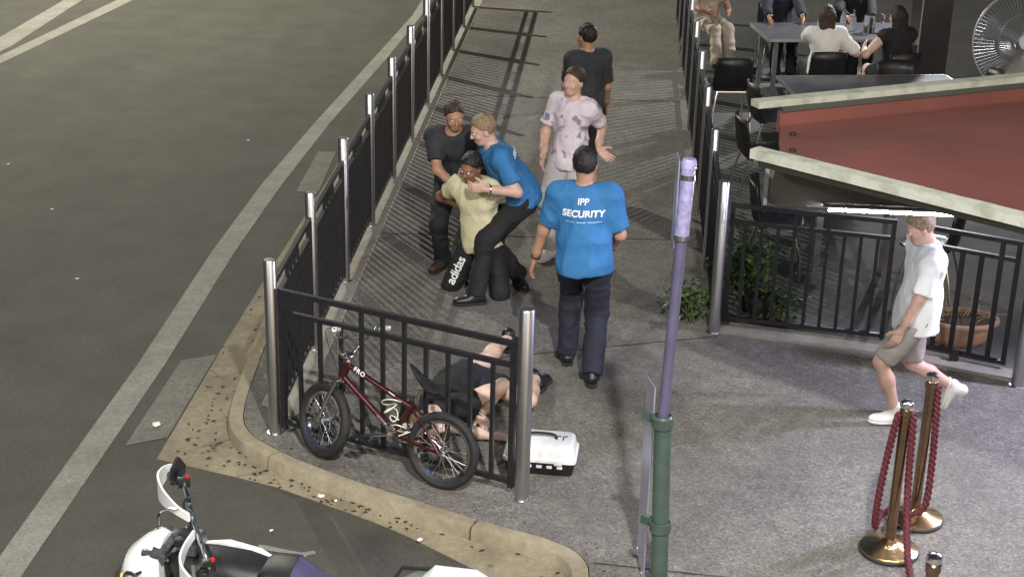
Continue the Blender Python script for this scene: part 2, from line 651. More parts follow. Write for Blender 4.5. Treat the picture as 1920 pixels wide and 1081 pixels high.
segs = [([(-2.79, 30), (-2.79, 24)], (-2.776, 30), (-2.776, 24)),
        ([(-2.79, 23.988), (-2.79, 18)], (-2.776, 23.988), (-2.776, 18)),
        ([(-2.79, 17.988), (-2.805, 15), (-2.85, 12.5)], (-2.776, 17.98), (-2.73, 12.2)),
        ([(-2.85, 12.488), (-2.865, 10.8), (-2.862, 10.55)], (-2.73, 12.19), (-2.60, 10.2)),
        ([(-2.862, 10.538), (-2.86, 9.14)], (-2.60, 10.19), (-2.49, 9.36)),
        ([(-2.86, 9.14), (-2.30, 8.96)], (-2.45, 9.36), (-2.08, 9.02)),
        ([(-2.288, 8.955), (-2.0, 8.85), (-1.33, 8.49), (-1.10, 8.34)], (-2.07, 9.01), (-.84, 8.31)),
        ([(-1.09, 8.333), (-.7, 8.04), (-.42, 7.74), (-.36, 7.2)], (-.83, 8.30), (-.108, 7.2)),
        ([(-.36, 7.19), (-.36, 3)], (-.108, 7.19), (-.108, 3))]
for O, i0, i1 in segs:
    apron(poly_resample(O, 14), kf_range(i0, i1, 14))

# smooth concrete strip under the roadside railing, and footpath joints
strip = MB().prism([(-2.0, 9.55), (-2.0, 30), (-2.30, 30), (-2.30, 9.75)], 0.0005, 0.006).build('concrete_strip', 'plain_concrete', smooth=False)
tag(strip, 'smooth concrete strip under the roadside railing', None, None, 'structure')
mat('joint_dark', (0.03, 0.028, 0.025), 0.9, var=0.3)
for a, b in (((-1.99, 18.15), (0.8, 18.26)), ((-.8, 10.72), (0.9, 11.35)), ((-1.99, 13.3), (.8, 13.5)), ((.02, 7.95), (3.5, 7.62))):
    d = Vector((b[0] - a[0], b[1] - a[1], 0)).normalized()
    nrm = Vector((-d.y, d.x, 0)) * 0.006
    P = [Vector((*a, .0035)) + nrm, Vector((*b, .0035)) + nrm, Vector((*b, .0035)) - nrm, Vector((*a, .0035)) - nrm]
    tag(MB().add(P, [(0, 1, 2, 3)]).build('footpath_joint', 'joint_dark', smooth=False), 'dark joint line across the footpath', None, None, 'structure')

terr = MB().prism([(.93, 11.62), (2.16, 11.36), (3.05, 10.95), (30, 10.95), (30, 45), (.93, 45)], 0.0005, 0.012).build('terrace', 'terrace', smooth=False)
tag(terr, 'pale paved dining terrace', None, None, 'structure')
edge = MB().prism([(.9, 11.40), (2.14, 11.14), (3.05, 10.74), (3.07, 10.94), (2.16, 11.355), (.925, 11.615)], 0.0005, 0.02).build('terrace_edging', 'plain_concrete', smooth=False)
tag(edge, 'pale concrete edging of the terrace', None, None, 'structure')


def line_strip(name, Lp, Rp, m, lab):
    vs = [(x, y, RZ + .004) for x, y in Lp] + [(x, y, RZ + .004) for x, y in Rp]
    n = len(Lp)
    tag(MB().add(vs, [(i, i + 1, n + i + 1, n + i) for i in range(n - 1)]).build(name, m, smooth=False), lab, None, None, 'structure')


EL = [(-3.43, 4), (-3.43, 7.87), (-3.41, 10.6), (-3.45, 13), (-3.43, 14.9), (-3.32, 17.2), (-3.13, 20.3), (-2.97, 23), (-2.95, 40)]
line_strip('edge_line', EL, [(x + (.2 if y < 15 else .17 if y < 21 else .13), y) for x, y in EL], 'line_paint', 'painted white edge line on the road')
line_strip('centre_line', [(-8.6, 18.6), (-8.23, 20.66), (-8.2, 22.65), (-8.2, 40)], [(-8.15, 18.4), (-7.9, 20.1), (-7.93, 22.71), (-7.93, 40)], 'line_paint', 'painted white centre line')
line_strip('turning_line', [(-8.1, 18.4), (-7.85, 19.65), (-7.50, 22.79), (-7.0, 27.0)], [(-7.98, 17.9), (-7.7, 19.24), (-7.26, 22.85), (-6.8, 27.0)], 'line_paint', 'painted white line branching off the centre line')
for P in ([(-3.08, 16.09), (-2.89, 16.11), (-2.83, 14.76), (-3.05, 14.73)], [(-3.11, 10.69), (-2.875, 10.82), (-2.875, 9.45), (-3.12, 9.3)]):
    tag(MB().add([(x, y, RZ + .004) for x, y in P], [(0, 1, 2, 3)]).build('worn_marking', 'worn_paint', smooth=False), 'faded paint block beside the gutter', None, None, 'structure')
for a, b, w in (((-1.97, 8.13), (-1.66, 8.06), .05), ((-1.97, 7.95), (-1.62, 8.10), .05), ((-1.93, 8.01), (-1.62, 7.92), .05), ((-1.95, 7.93), (-1.74, 7.86), .035)):
    d = Vector((b[0] - a[0], b[1] - a[1], 0)).normalized()
    nn = Vector((-d.y, d.x, 0)) * w / 2
    z = RZ + .004 + .0015 * random.random()
    P = [Vector((*a, z)) + nn, Vector((*b, z)) + nn * .8, Vector((*b, z)) - nn * .8, Vector((*a, z)) - nn]
    tag(MB().add(P, [(0, 1, 2, 3)]).build('survey_mark', 'line_paint', smooth=False), 'worn painted dash on the road by the motorcycle', None, None, 'structure')

# ------------------------------------------------------------------ railings
PH = 1.22


def post_mesh(name, parent, x, y, h=PH, r=.041, m='steel'):
    mb = MB()
    mb.lathe([(r, 0.0), (r, h - .008), (r - .006, h), (0.001, h + .001)], (x, y, 0), 20)
    o = mb.build(name, m, parent)
    fl = MB().lathe([(r + .014, .0), (r + .014, .006), (r + .001, .008)], (x, y, 0.0005), 20, cap=False).build('base_plate', m, o)
    return o


BARS = {}


def bar_mesh(h, w):
    k = (round(h, 3), w)
    if k not in BARS:
        me = bpy.data.meshes.new('baluster')
        x = w / 2
        me.from_pydata([(-x, -x, 0), (x, -x, 0), (x, x, 0), (-x, x, 0), (-x, -x, h), (x, -x, h), (x, x, h), (-x, x, h)], [],
                       [(3, 2, 1, 0), (4, 5, 6, 7), (0, 1, 5, 4), (1, 2, 6, 5), (2, 3, 7, 6), (3, 0, 4, 7)])
        me.materials.append(MATS['black_rail'])
        BARS[k] = me
    return BARS[k]


def panel(parent, a, b, nb, zt=1.03, z2=.90, zb=.10, tall=(), w=.022, bar_gap=.055):
    """A black panel of two top rails, a bottom rail and upright bars between two posts."""
    a, b = Vector((*a, 0)), Vector((*b, 0))
    d = (b - a).normalized()
    A, B = a + d * bar_gap, b - d * bar_gap
    off = BASE[parent.name]
    for z, nm, hh in ((zt, 'top_rail', .034), (z2, 'middle_rail', .03), (zb, 'bottom_rail', .03)):
        MB().bar(A + V(0, 0, z), B + V(0, 0, z), .03, hh).build(nm, 'black_rail', parent, smooth=False)
    rz = math.atan2(d.y, d.x)
    for s in (A, B):
        o = bpy.data.objects.new('end_stile', bar_mesh(zt - .07, .034))
        C.objects.link(o)
        o.parent = parent
        o.location = s + V(0, 0, .06) - off + (d * .018 if s is A else -d * .018)
        o.rotation_euler = (0, 0, rz)
    for i in range(nb):
        t = (i + 1) / (nb + 1)
        h = (zt if i in tall else z2) - zb - .034
        o = bpy.data.objects.new('baluster', bar_mesh(h, w))
        C.objects.link(o)
        o.parent = parent
        p = A.lerp(B, t)
        o.location = p + V(0, 0, zb + .016) - off
        o.rotation_euler = (0, 0, rz)


LX, LY, LS = -2.119, 9.36, 1.38
rail1 = thing('roadside_railing', (LX, LY, 0), 'long black bar railing with steel posts running along the road kerb', 'railing')
for i in range(11):
    post_mesh('post', rail1, LX, LY + LS * i)
    if i < 10:
        panel(rail1, (LX, LY + LS * i), (LX, LY + LS * (i + 1)), 10, tall=(3, 4, 5, 6))
rail2 = thing('corner_railing', (-1.27, 9.0, 0), 'short black bar railing the red bicycle leans against', 'railing')
FX, FY = -.44, 8.655
post_mesh('post', rail2, FX, FY, 1.26, .046)
panel(rail2, (LX, LY), (FX, FY), 10, zt=1.02, z2=.88, tall=(3, 4, 5), w=.024, bar_gap=.06)
RX, RY, RS = .864, 11.43, 1.408
rail3 = thing('terrace_railing', (RX, RY, 0), 'long black bar railing with steel posts along the dining terrace', 'railing')
for i in range(9):
    post_mesh('post', rail3, RX, RY + RS * i, 1.22, .043 if i == 0 else .038)
    if i < 8:
        panel(rail3, (RX, RY + RS * i), (RX, RY + RS * (i + 1)), 10, tall=(3, 4, 5, 6))
rail4 = thing('terrace_front_railing', (1.5, 11.45, 0), 'black bar railing between the leafy shrub and the white-shirted walker', 'railing')
panel(rail4, (.875, 11.54), (2.19, 11.30), 9, zt=1.0, z2=.87, zb=.09, tall=(3, 4, 5), w=.026)
gate = thing('terrace_gate', (2.6, 11.1, 0), 'black barred gate in front of the terracotta trough', 'gate')
panel(gate, (2.17, 11.30), (3.02, 10.93), 5, zt=1.0, z2=.87, zb=.07, tall=(0, 4), w=.034)
MB().cyl((2.62, 11.08, .09), (2.62, 11.08, -.0), .02).box((2.62, 11.07, .06), (.06, .05, .07)).build('drop_bolt', 'black_rail', gate)
p5 = thing('steel_bollard', (3.03, 10.72, 0), 'stainless steel post at the free end of the terrace gate', 'post')
post_mesh('post_tube', p5, 3.03, 10.72, 1.15, .062)

# ------------------------------------------------------------------ bar awning with lit tubes
AZ = 2.40
awn = thing('bar_awning', (2.4, 8.6, 0), 'flat red awning roof with pale mossy capping above the terrace gate', 'awning')
roof_poly = [(.90, 8.23), (1.03, 8.09), (1.98, 7.36), (3.33, 6.31), (4.9, 11.35), (2.61, 10.15), (1.8, 9.70), (1.0, 9.30)]
rz_ = [AZ - .05, AZ - .05, AZ - .05, AZ - .05, AZ - .16, AZ - .15, AZ - .15, AZ - .15]
nr = len(roof_poly)
MB().add([(x, y, z - .02) for (x, y), z in zip(roof_poly, rz_)] + [(x, y, z) for (x, y), z in zip(roof_poly, rz_)],
         [tuple(range(nr - 1, -1, -1)), tuple(range(nr, 2 * nr))] + [(i, (i + 1) % nr, nr + (i + 1) % nr, nr + i) for i in range(nr)]).build('roof_sheet', 'roof_red', awn, smooth=False)


def cap_strip(a, b, w, h, z):
    a, b = Vector((*a, 0)), Vector((*b, 0))
    d = (b - a).normalized()
    n = Vector((-d.y, d.x, 0))
    m = MB()
    K = 26
    rnd = random.Random(3)
    for i in range(K + 1):
        p = a.lerp(b, i / K)
        j = [(rnd.random() - .5) * .003 for _ in range(4)]
        m.v += [tuple(p - n * (w / 2 + j[0]) + V(0, 0, z)), tuple(p + n * (w / 2 + j[1]) + V(0, 0, z)),
                tuple(p + n * (w / 2 + j[1]) + V(0, 0, z + h + j[2])), tuple(p - n * (w / 2 + j[0]) + V(0, 0, z + h + j[3]))]
    for i in range(K):
        for q in range(4):
            q2 = (q + 1) % 4
            m.f.append((i * 4 + q, i * 4 + q2, i * 4 + 4 + q2, i * 4 + 4 + q))
    m.f += [(0, 1, 2, 3), (K * 4 + 3, K * 4 + 2, K * 4 + 1, K * 4)]
    return m


cap_strip((.76, 8.20), (3.42, 6.15), .085, .05, AZ - .02).build('front_capping', 'cap_stone', awn, smooth=False)
cap_strip((.80, 8.22), (3.42, 6.20), .05, .05, AZ - .072).build('front_fascia', 'dark_panel', awn, smooth=False)
cap_strip((.84, 9.27), (5.0, 11.45), .09, .04, AZ - .035).build('rear_capping', 'cap_stone', awn, smooth=False)
cap_strip((1.0, 9.31), (5.0, 11.43), .045, .03, AZ - .066).build('rear_flashing', 'dark_panel', awn, smooth=False)
cap_strip((.99, 9.31), (5.0, 11.43), .035, .12, AZ - .187).build('rear_upstand', 'roof_red', awn, smooth=False)
for y, x in ((9.02, 1.05), (8.55, 1.0)):
    MB().lathe([(.02, 0), (.02, .012), (.008, .016)], (x, y, AZ - .145 + (9.3 - y) * .085), 10).build('roof_bolt', 'column_dark', awn)
MB().box((2.30, 8.46, 2.165), (2.86, .03, .24)).build('valance_panel', 'dark_panel', awn, smooth=False)
MB().box((.862, 8.455, 2.165), (.02, .06, .25)).build('valance_end_trim', 'grey_frame', awn, smooth=False)
for x0, x1 in ((1.18, 2.36), (2.42, 3.60)):
    f = MB().box(((x0 + x1) / 2, 8.42, 2.055), (x1 - x0, .03, .014), bev=.003).build('tube_batten', 'column_dark', awn)
    MB().cyl((x0 + .03, 8.412, 2.034), (x1 - .03, 8.412, 2.034), .0075, n=12).build('lamp_tube', 'tube_glow', f)
for x, y in ((3.45, 7.0), (4.4, 10.8), (3.45, 8.46)):
    MB().box((x, y, 1.15), (.09, .09, 2.3)).build('support_column', 'column_dark', awn, smooth=False)

# ------------------------------------------------------------------ terrace furniture


def table(name, c, L, D, rz, label, group=None):
    t = thing(name, (c[0], c[1], .012), label, 'table', group, rz)
    BASE[t.name] = Vector((0, 0, 0))
    MB().box((0, 0, .728), (L, D, .022), bev=.004).build('tabletop', 'table_grey', t)
    e = .012
    m = MB()
    for sx, sy, dx, dy in ((0, -1, L, e), (0, 1, L, e), (-1, 0, e, D - 2 * e), (1, 0, e, D - 2 * e)):
        m.box((sx * (L / 2 + e / 2 + .001), sy * (D / 2 + e / 2 + .001), .722), (dx, dy, .034))
    m.build('edge_band', 'table_edge', t, smooth=False)
    for sx in (-1, 1):
        for sy in (-1, 1):
            MB().box((sx * (L / 2 - .12), sy * (D / 2 - .1), .358), (.05, .05, .716)).build('leg', 'grey_frame', t, smooth=False)
    return t


table('dining_table', (2.70, 16.40), 1.85, .86, R(11), 'bare grey dining table with steel edging beside the red awning')
table('dining_table', (2.60, 18.98), 1.85, .86, R(10), 'grey dining table with bottles and glasses where people sit')
table('dining_table', (2.05, 12.75), .80, .70, R(-6), 'small grey table behind the front railing')


def make_chair():
    t = thing('moulded_chair', (0, 0, 0), 'x', 'chair', 'black moulded chairs on the terrace')
    m = MB()      # curved shell: back and seat in one sheet, facing +y
    rows = []
    prof = [(.22, .46), (.18, .445), (.06, .435), (-.08, .43), (-.17, .445), (-.215, .50), (-.235, .60), (-.25, .72), (-.262, .83)]
    K = 12
    for i, (y, z) in enumerate(prof):
        hw = .225 - .02 * abs(i - 4) / 4
        bend = .0 if i < 4 else .07 * min(1, (i - 3) / 2)
        for k in range(K + 1):
            u = k / K * 2 - 1
            rows.append((u * hw, y + bend * u * u, z + (.03 * u * u if i < 4 else -.02 * u * u * (i == 8))))
    F = []
    for i in range(len(prof) - 1):
        for k in range(K):
            F.append((i * (K + 1) + k, i * (K + 1) + k + 1, (i + 1) * (K + 1) + k + 1, (i + 1) * (K + 1) + k))
    n = len(rows)
    m.add(rows, F)
    o = m.build('shell', 'black_plastic', t, smooth=60)
    sd = o.modifiers.new('thickness', 'SOLIDIFY')
    sd.thickness = .012
    for sx in (-1, 1):
        MB().tube([(sx * .16, .14, .43), (sx * .2, .2, .22), (sx * .21, .22, .0)], .011, 8).build('leg', 'chrome', t)
        MB().tube([(sx * .16, -.14, .43), (sx * .2, -.2, .22), (sx * .21, -.24, .0)], .011, 8).build('leg', 'chrome', t)
    MB().tube([(-.16, .14, .425), (.16, .14, .425)], .01, 8).tube([(-.16, -.14, .425), (.16, -.14, .425)], .01, 8).build('seat_frame', 'chrome', t)
    return t


chair0 = make_chair()
chairs = [((1.27, 17.25), R(8), 'black moulded chair with its curved back to the corner of the terrace railing'),
          ((1.42, 14.75), R(-80), 'black moulded chair beside the left tip of the red awning'),
          ((2.33, 17.72), R(10), 'black moulded chair under the diner in the white shirt'),
          ((3.12, 17.78), R(25), 'black moulded chair under the bare-armed woman'),
          ((3.05, 16.98), R(188), 'empty black moulded chair tucked under the far side of the bare grey table'),
          ((1.62, 16.05), R(-75), 'black moulded chair at the short end of the bare grey table'),
          ((3.85, 16.9), R(100), 'black moulded chair between the bare grey table and the fan'),
          ((1.42, 12.75), R(-95), 'black moulded chair by the leafy shrub behind the front railing'),
          ((2.62, 12.35), R(70), 'black moulded chair behind the walker and the terrace gate'),
          ((2.0, 19.95), R(190), 'black moulded chair under the dark-clothed diner with a hand on the table'),
          ((2.95, 20.1), R(190), 'black moulded chair under the dark-clothed diner behind the glasses'),
          ((1.12, 20.45), R(205), 'black moulded chair under the person in beige trousers')]
for i, (p, rz, lb) in enumerate(chairs):
    c = chair0 if i == 0 else copy_tree(chair0)
    c.location = (p[0], p[1], .012)
    c.rotation_euler = (0, 0, rz)
    c['label'] = lb

col = thing('square_column', (3.62, 18.6, .012), 'dark square column with a pale corner line beside the dining tables', 'column')
MB().box((3.62, 18.6, 1.9), (.36, .36, 3.776), rz=R(8)).build('shaft', 'column_dark', col, smooth=False)
MB().bar((3.47, 18.385, .02), (3.47, 18.385, 3.7), .012, .012).build('corner_line', 'table_edge', col, smooth=False)
MB().box((3.62, 18.6, .05), (.42, .42, .075), rz=R(8)).build('plinth', 'grey_frame', col, smooth=False)

fan = thing('pedestal_fan', (4.55, 17.3, .012), 'large pedestal fan with a round wire guard beside the column', 'fan')
fc, fr = V(4.42, 17.3, 1.06), .57
fdir = Vector((-.25, -.93, .28)).normalized()
fx_ = fdir.orthogonal().normalized()
fy_ = fdir.cross(fx_)
MB().cyl((4.55, 17.45, .05), (4.55, 17.45, 1.0), .03).build('stand_pole', 'column_dark', fan)
MB().lathe([(.26, 0), (.26, .02), (.05, .05)], (4.55, 17.45, .013), 24).build('stand_base', 'column_dark', fan)
MB().lathe([(.12, -.18), (.13, -.05), (.1, .0)], fc, 20, axis=fdir).build('motor_housing', 'column_dark', fan)
g = MB().torus(fc + fdir * .06, fdir, fr, .008, 64, 6).torus(fc - fdir * .10, fdir, fr, .008, 64, 6).build('guard_ring', 'lamp_body', fan)
m = MB()
for k in range(84):
    a = 2 * math.pi * k / 84
    dv = fx_ * math.cos(a) + fy_ * math.sin(a)
    m.tube([fc + fdir * .13 + dv * .09, fc + fdir * .15 + dv * .3, fc + fdir * .06 + dv * fr], .0026, 5)
    m.tube([fc - fdir * .2 + dv * .1, fc - fdir * .19 + dv * .35, fc - fdir * .10 + dv * fr], .0026, 5)
m.build('guard_wires', 'lamp_body', fan)
m2 = MB()
for rr in (.3,):
    m2.torus(fc + fdir * .135, fdir, rr, .003, 48, 5)
m2.build('guard_hoops', 'lamp_body', fan)
MB().lathe([(.10, 0), (.09, .02), (.0, .03)], fc + fdir * .125, 20, axis=fdir).build('guard_badge', 'lamp_body', fan)
for k in range(4):
    a = 2 * math.pi * k / 4 + .4
    dv = fx_ * math.cos(a) + fy_ * math.sin(a)
    dn = fdir.cross(dv)
    P = [fc + dv * .08 - dn * .05 + fdir * .03, fc + dv * .08 + dn * .05 - fdir * .03, fc + dv * .48 + dn * .15 - fdir * .05, fc + dv * .5 - dn * .1 + fdir * .05]
    MB().add(P + [q + fdir * .006 for q in P], [(0, 1, 2, 3), (7, 6, 5, 4), (0, 1, 5, 4), (1, 2, 6, 5), (2, 3, 7, 6), (3, 0, 4, 7)]).build('blade', 'lamp_body', fan, smooth=False)

# glasses and bottles on the far table
TT = .012 + .739


def lathe_thing(name, prof, x, y, m, label, cat, grp):
    o = MB().lathe(prof, (0, 0, 0), 16).build(name, m)
    o.location = (x, y, TT)
    return tag(o, label, cat, grp)


for x, y, hs, lb in ((2.66, 18.88, 1.0, 'tall clear glass bottle on the table beside the white-shirted diner'), (2.80, 19.02, .8, 'shorter clear bottle between the tall bottle and the water jug')):
    lathe_thing('glass_bottle', [(.036, 0), (.038, .01), (.038, .18 * hs), (.015, .24 * hs), (.014, .30 * hs), (.016, .305 * hs)], x, y, 'glass_clear',
                lb, 'bottle', 'clear bottles on the far table')
lathe_thing('water_jug', [(.06, 0), (.065, .01), (.07, .2), (.066, .21)], 2.98, 18.95, 'glass_clear', 'wide clear water jug between the bottles and the wine glass', 'jug', None)
lathe_thing('wine_glass', [(.036, 0), (.034, .004), (.005, .008), (.004, .09), (.03, .12), (.04, .16), (.034, .21)], 3.14, 19.02, 'glass_clear',
            'stemmed wine glass on the table in front of the woman', 'glass', None)
tb = MB().lathe([(.032, 0), (.034, .12), (.033, .121)], (0, 0, 0), 14).build('tumbler', 'glass_clear')
tb.location = (2.42, 19.08, TT)
tag(tb, 'small glass tumbler in front of the white-shirted diner', 'tumbler')

# terracotta trough with dry twigs behind the gate, and leafy shrub at the terrace corner
pot = thing('terracotta_trough', (2.70, 11.42, .012), 'shallow terracotta bowl with dry twigs behind the terrace gate', 'planter')
pc = V(2.72, 11.45, .012)
pm = MB()
prof_p = [(.15, .0), (.20, .05), (.23, .17), (.255, .18), (.255, .205), (.23, .205), (.215, .17)]
n = 28
vs = []
for r, z in prof_p:
    for k in range(n):
        a = 2 * math.pi * k / n
        vs.append(pc + V(r * 1.15 * math.cos(a), r * .8 * math.sin(a), z))
fs = [(i * n + k, i * n + (k + 1) % n, (i + 1) * n + (k + 1) % n, (i + 1) * n + k) for i in range(len(prof_p) - 1) for k in range(n)]
fs.append(tuple(range(n - 1, -1, -1)))
pm.add(vs, fs).build('bowl', 'terracotta', pot)
so = MB().add([pc + V(.2 * 1.15 * math.cos(2 * math.pi * k / n), .2 * .8 * math.sin(2 * math.pi * k / n), .185) for k in range(n)], [tuple(range(n))]).build('soil', 'soil', pot)
rnd = random.Random(5)
for k in range(16):
    a = rnd.random() * 6.28
    b = pc + V(.13 * math.cos(a), .09 * math.sin(a), .18)
    pts = [b]
    d = V(math.cos(a) * .7 + rnd.uniform(-.4, .4), math.sin(a) * .5 + rnd.uniform(-.3, .3), 1.0)
    for q in range(5):
        d += V(rnd.uniform(-.6, .6), rnd.uniform(-.5, .5), rnd.uniform(-.5, .2))
        pts.append(pts[-1] + d.normalized() * .06)
    MB().tube(catmull(pts, 3), [.006 - .004 * i / 15 for i in range(16)], 5).build('twig', 'twig', pot)


def leafy(name, c, rx, ry, h, nleaf, label, cat, seed, size=.05):
    t = thing(name, (c[0], c[1], c[2]), label, cat)
    rn = random.Random(seed)
    st = MB()
    m = MB()
    tips = []
    for k in range(11):
        a = rn.random() * 6.28
        q = math.sqrt(rn.random())
        tip = V(c) + V(rx * q * math.cos(a), ry * q * math.sin(a), h * rn.uniform(.5, 1.0))
        mid = V(c).lerp(tip, .5) + V(0, 0, .08)
        st.tube([V(c) + V(rn.uniform(-.05, .05), rn.uniform(-.05, .05), 0), mid, tip], [.008, .006, .003], 5)
        tips += [mid, tip, tip.lerp(mid, .5)]
    st.build('stem', 'stem', t)
    for k in range(nleaf):
        b = rn.choice(tips) + V(rn.gauss(0, .07), rn.gauss(0, .07), rn.gauss(0, .07))
        if b.z < c[2] + .02:
            b.z = c[2] + .02 + rn.random() * .1
        d = V(rn.gauss(0, 1), rn.gauss(0, 1), rn.gauss(.1, .7)).normalized()
        s_ = d.cross(V(rn.gauss(0, 1), rn.gauss(0, 1), 1)).normalized()
        L = size * rn.uniform(.6, 1.5)
        w = L * .33
        nn = d.cross(s_) * L * .12
        m.add([b, b + d * L * .45 + s_ * w + nn, b + d * L, b + d * L * .45 - s_ * w + nn, b + d * L * .5 - nn * .4], [(0, 1, 4), (1, 2, 4), (2, 3, 4), (3, 0, 4)])
    f = m.build('foliage', 'leaf_green', t, smooth=False)
    f['kind'] = 'stuff'
    return t


leafy('leafy_shrub', (1.12, 11.85, .012), .22, .2, .55, 900, 'green leafy shrub at the corner post of the terrace railing', 'shrub', 11, .055)
leafy('ground_plant', (.70, 11.62, .0), .16, .2, .26, 330, 'low weedy plant at the foot of the terrace corner post', 'plant', 12, .042)
leafy('leafy_shrub', (1.36, 11.72, .012), .13, .1, .2, 200, 'small dark plant beside the leafy shrub', 'plant', 14, .05)
dp = thing('dark_pot', (1.24, 11.78, .012), 'dark round pot in front of the leafy shrub', 'pot')
MB().lathe([(.08, 0), (.13, .12), (.14, .2), (.12, .2), (.11, .16)], (1.24, 11.76, .012), 20).build('pot_body', 'column_dark', dp)
MB().lathe([(.111, .155), (.0, .158)], (1.24, 11.76, .012), 20, cap=False).build('soil', 'soil', dp)

# ------------------------------------------------------------------ signpost
sp = thing('signpost', (.385, 7.62, 0), 'tall violet signpost in a green sleeve with sign panels seen edge on', 'signpost')
P0, P1, P2 = V(.385, 7.62, 0), V(.348, 7.70, 1.07), V(.402, 7.78, 2.48)
MB().tube([P0, P1], .047, 24).build('green_sleeve', 'green_pole', sp)
MB().tube([P1.lerp(P2, -.2), P1.lerp(P2, .985)], .0295, 20).build('upper_pole', 'violet_pole', sp)
MB().tube([P1.lerp(P2, .705), P1.lerp(P2, .965)], .0375, 20).build('printed_sleeve', 'violet_sleeve', sp, label='pale violet printed sleeve round the pole top')
MB().tube([P1.lerp(P2, .965), P1.lerp(P2, .985), P1.lerp(P2, 1.0)], [.041, .041, .034], 20).build('top_cap', 'violet_sleeve', sp)
for t in (.70, .925):
    MB().tube([P1.lerp(P2, t), P1.lerp(P2, t + .018)], .042, 20).build('band', 'chrome', sp)
for z in (.44, 1.045):
    q = P0.lerp(P1, z / 1.07)
    MB().lathe([(.052, -.03), (.060, -.028), (.060, .028), (.052, .03)], q, 22, cap=False).box(q + V(-.075, .06, 0), (.06, .03, .05), rz=R(-35)).build('clamp', 'green_pole', sp)
MB().lathe([(.052, 0), (.054, .012), (.045, .022)], P1 - V(0, 0, .012), 22, cap=False).build('sleeve_collar', 'green_pole', sp)


def edge_panel(a, b, z0, z1, z1b, th, m, name, parent):
    a, b = Vector((*a, 0)), Vector((*b, 0))
    d = (b - a).normalized()
    nn = Vector((-d.y, d.x, 0)) * th / 2
    P = [a + nn + V(0, 0, z0), b + nn + V(0, 0, z0), b + nn + V(0, 0, z1b), a + nn + V(0, 0, z1),
         a - nn + V(0, 0, z0), b - nn + V(0, 0, z0), b - nn + V(0, 0, z1b), a - nn + V(0, 0, z1)]
    return MB().add(P, [(0, 1, 2, 3), (7, 6, 5, 4), (0, 1, 5, 4), (1, 2, 6, 5), (2, 3, 7, 6), (3, 0, 4, 7)]).build(name, m, parent, smooth=False)


pl = edge_panel((.300, 7.74), (.268, 8.10), .03, 1.22, 1.12, .008, 'sign_back', 'sign_panel', sp)
for y in (7.78, 8.05):
    MB().cyl((.300 - (y - 7.74) * .09, y, 0.0), (.300 - (y - 7.74) * .09, y, .06), .014, n=10).lathe([(.03, 0), (.03, .008), (.012, .014)], (.300 - (y - 7.74) * .09, y, .0005), 12).build('foot_bolt', 'chrome', pl)
edge_panel((.352, 7.77), (.343, 7.92), 2.0, 2.47, 2.47, .006, 'sign_back', 'street_sign', sp)

# ------------------------------------------------------------------ rope stanchions


def stanchion(x, y, label):
    t = thing('rope_stanchion', (x, y, 0), label, 'stanchion', 'brass rope stanchions')
    b = MB().lathe([(.165, 0.002), (.172, .012), (.168, .03), (.155, .036), (.09, .055), (.05, .075), (.034, .09)], (x, y, 0), 36).build('domed_base', 'brass', t)
    MB().lathe([(.173, .0), (.176, .006), (.176, .018), (.171, .022)], (x, y, 0.001), 36, cap=False).build('rim', 'column_dark', b)
    MB().cyl((x, y, .08), (x, y, .90), .030, n=22).build('pole', 'brass_dark', t)
    MB().lathe([(.03, .88), (.037, .885), (.037, .925), (.028, .935)], (x, y, 0), 22).build('rope_collar', 'brass_dark', t)
    MB().lathe([(.036, .935), (.04, .945), (.036, .965), (.018, .978), (.001, .98)], (x, y, 0), 22).build('cap', 'chrome', t)
    return t


S1, S2, S3 = (1.735, 8.27), (1.945, 8.67), (1.60, 6.60)
stanchion(*S1, 'brass rope stanchion with a rope hanging down on both sides')
stanchion(*S2, 'brass rope stanchion behind another, in front of the walker')
stanchion(*S3, 'brass rope stanchion of which only the chrome cap shows')


def rope(pts, label):
    o = MB().tube(catmull(pts, 44), .0185, 18, lobes=3, twist=60, lobe=.6).build('rope', 'rope_red', None, smooth=70)
    return tag(o, label, 'rope', 'twisted red ropes on the stanchions')


x, y = S1
rope([(x - .036, y - .01, .90), (x - .05, y - .01, .84), (x - .075, y + .0, .6), (x - .095, y + .0, .35), (x - .085, y + .05, .14), (x - .03, y + .22, .12), (x + .06, y + .26, .13),
      (x + .17, y + .27, .11), (x + .245, y + .30, .16), (x + .268, y + .37, .4), (x + .262, y + .40, .7), (x + .25, y + .405, .895)],
     'twisted red rope drooping in a loop between the two brass stanchions')
rope([(x + .036, y - .005, .90), (x + .045, y - .02, .80), (x + .05, y - .07, .45), (x + .04, y - .28, .2), (x + .03, y - .6, .12), (x - .02, y - 1.0, .25), (x - .07, y - 1.35, .55), (x - .115, y - 1.63, .90)],
     'twisted red rope hanging down the front of the nearer stanchion')

# ------------------------------------------------------------------ carrier box on the ground
cb = thing('pet_carrier', (-.345, 9.10, 0), 'white and black plastic pet carrier on the ground by the railing post', 'carrier')
cr = R(-3)
Mc = Matrix.Rotation(cr, 3, 'Z')


def loft(rings, name, m, parent, closed=True):
    n = len(rings[0])
    mb = MB()
    vs = [p for r in rings for p in r]
    fs = []
    for i in range(len(rings) - 1):
        for k in range(n):
            k2 = (k + 1) % n
            fs.append((i * n + k, i * n + k2, (i + 1) * n + k2, (i + 1) * n + k))
    if closed:
        fs += [tuple(range(n - 1, -1, -1)), tuple((len(rings) - 1) * n + k for k in range(n))]
    return mb.add(vs, fs).build(name, m, parent)


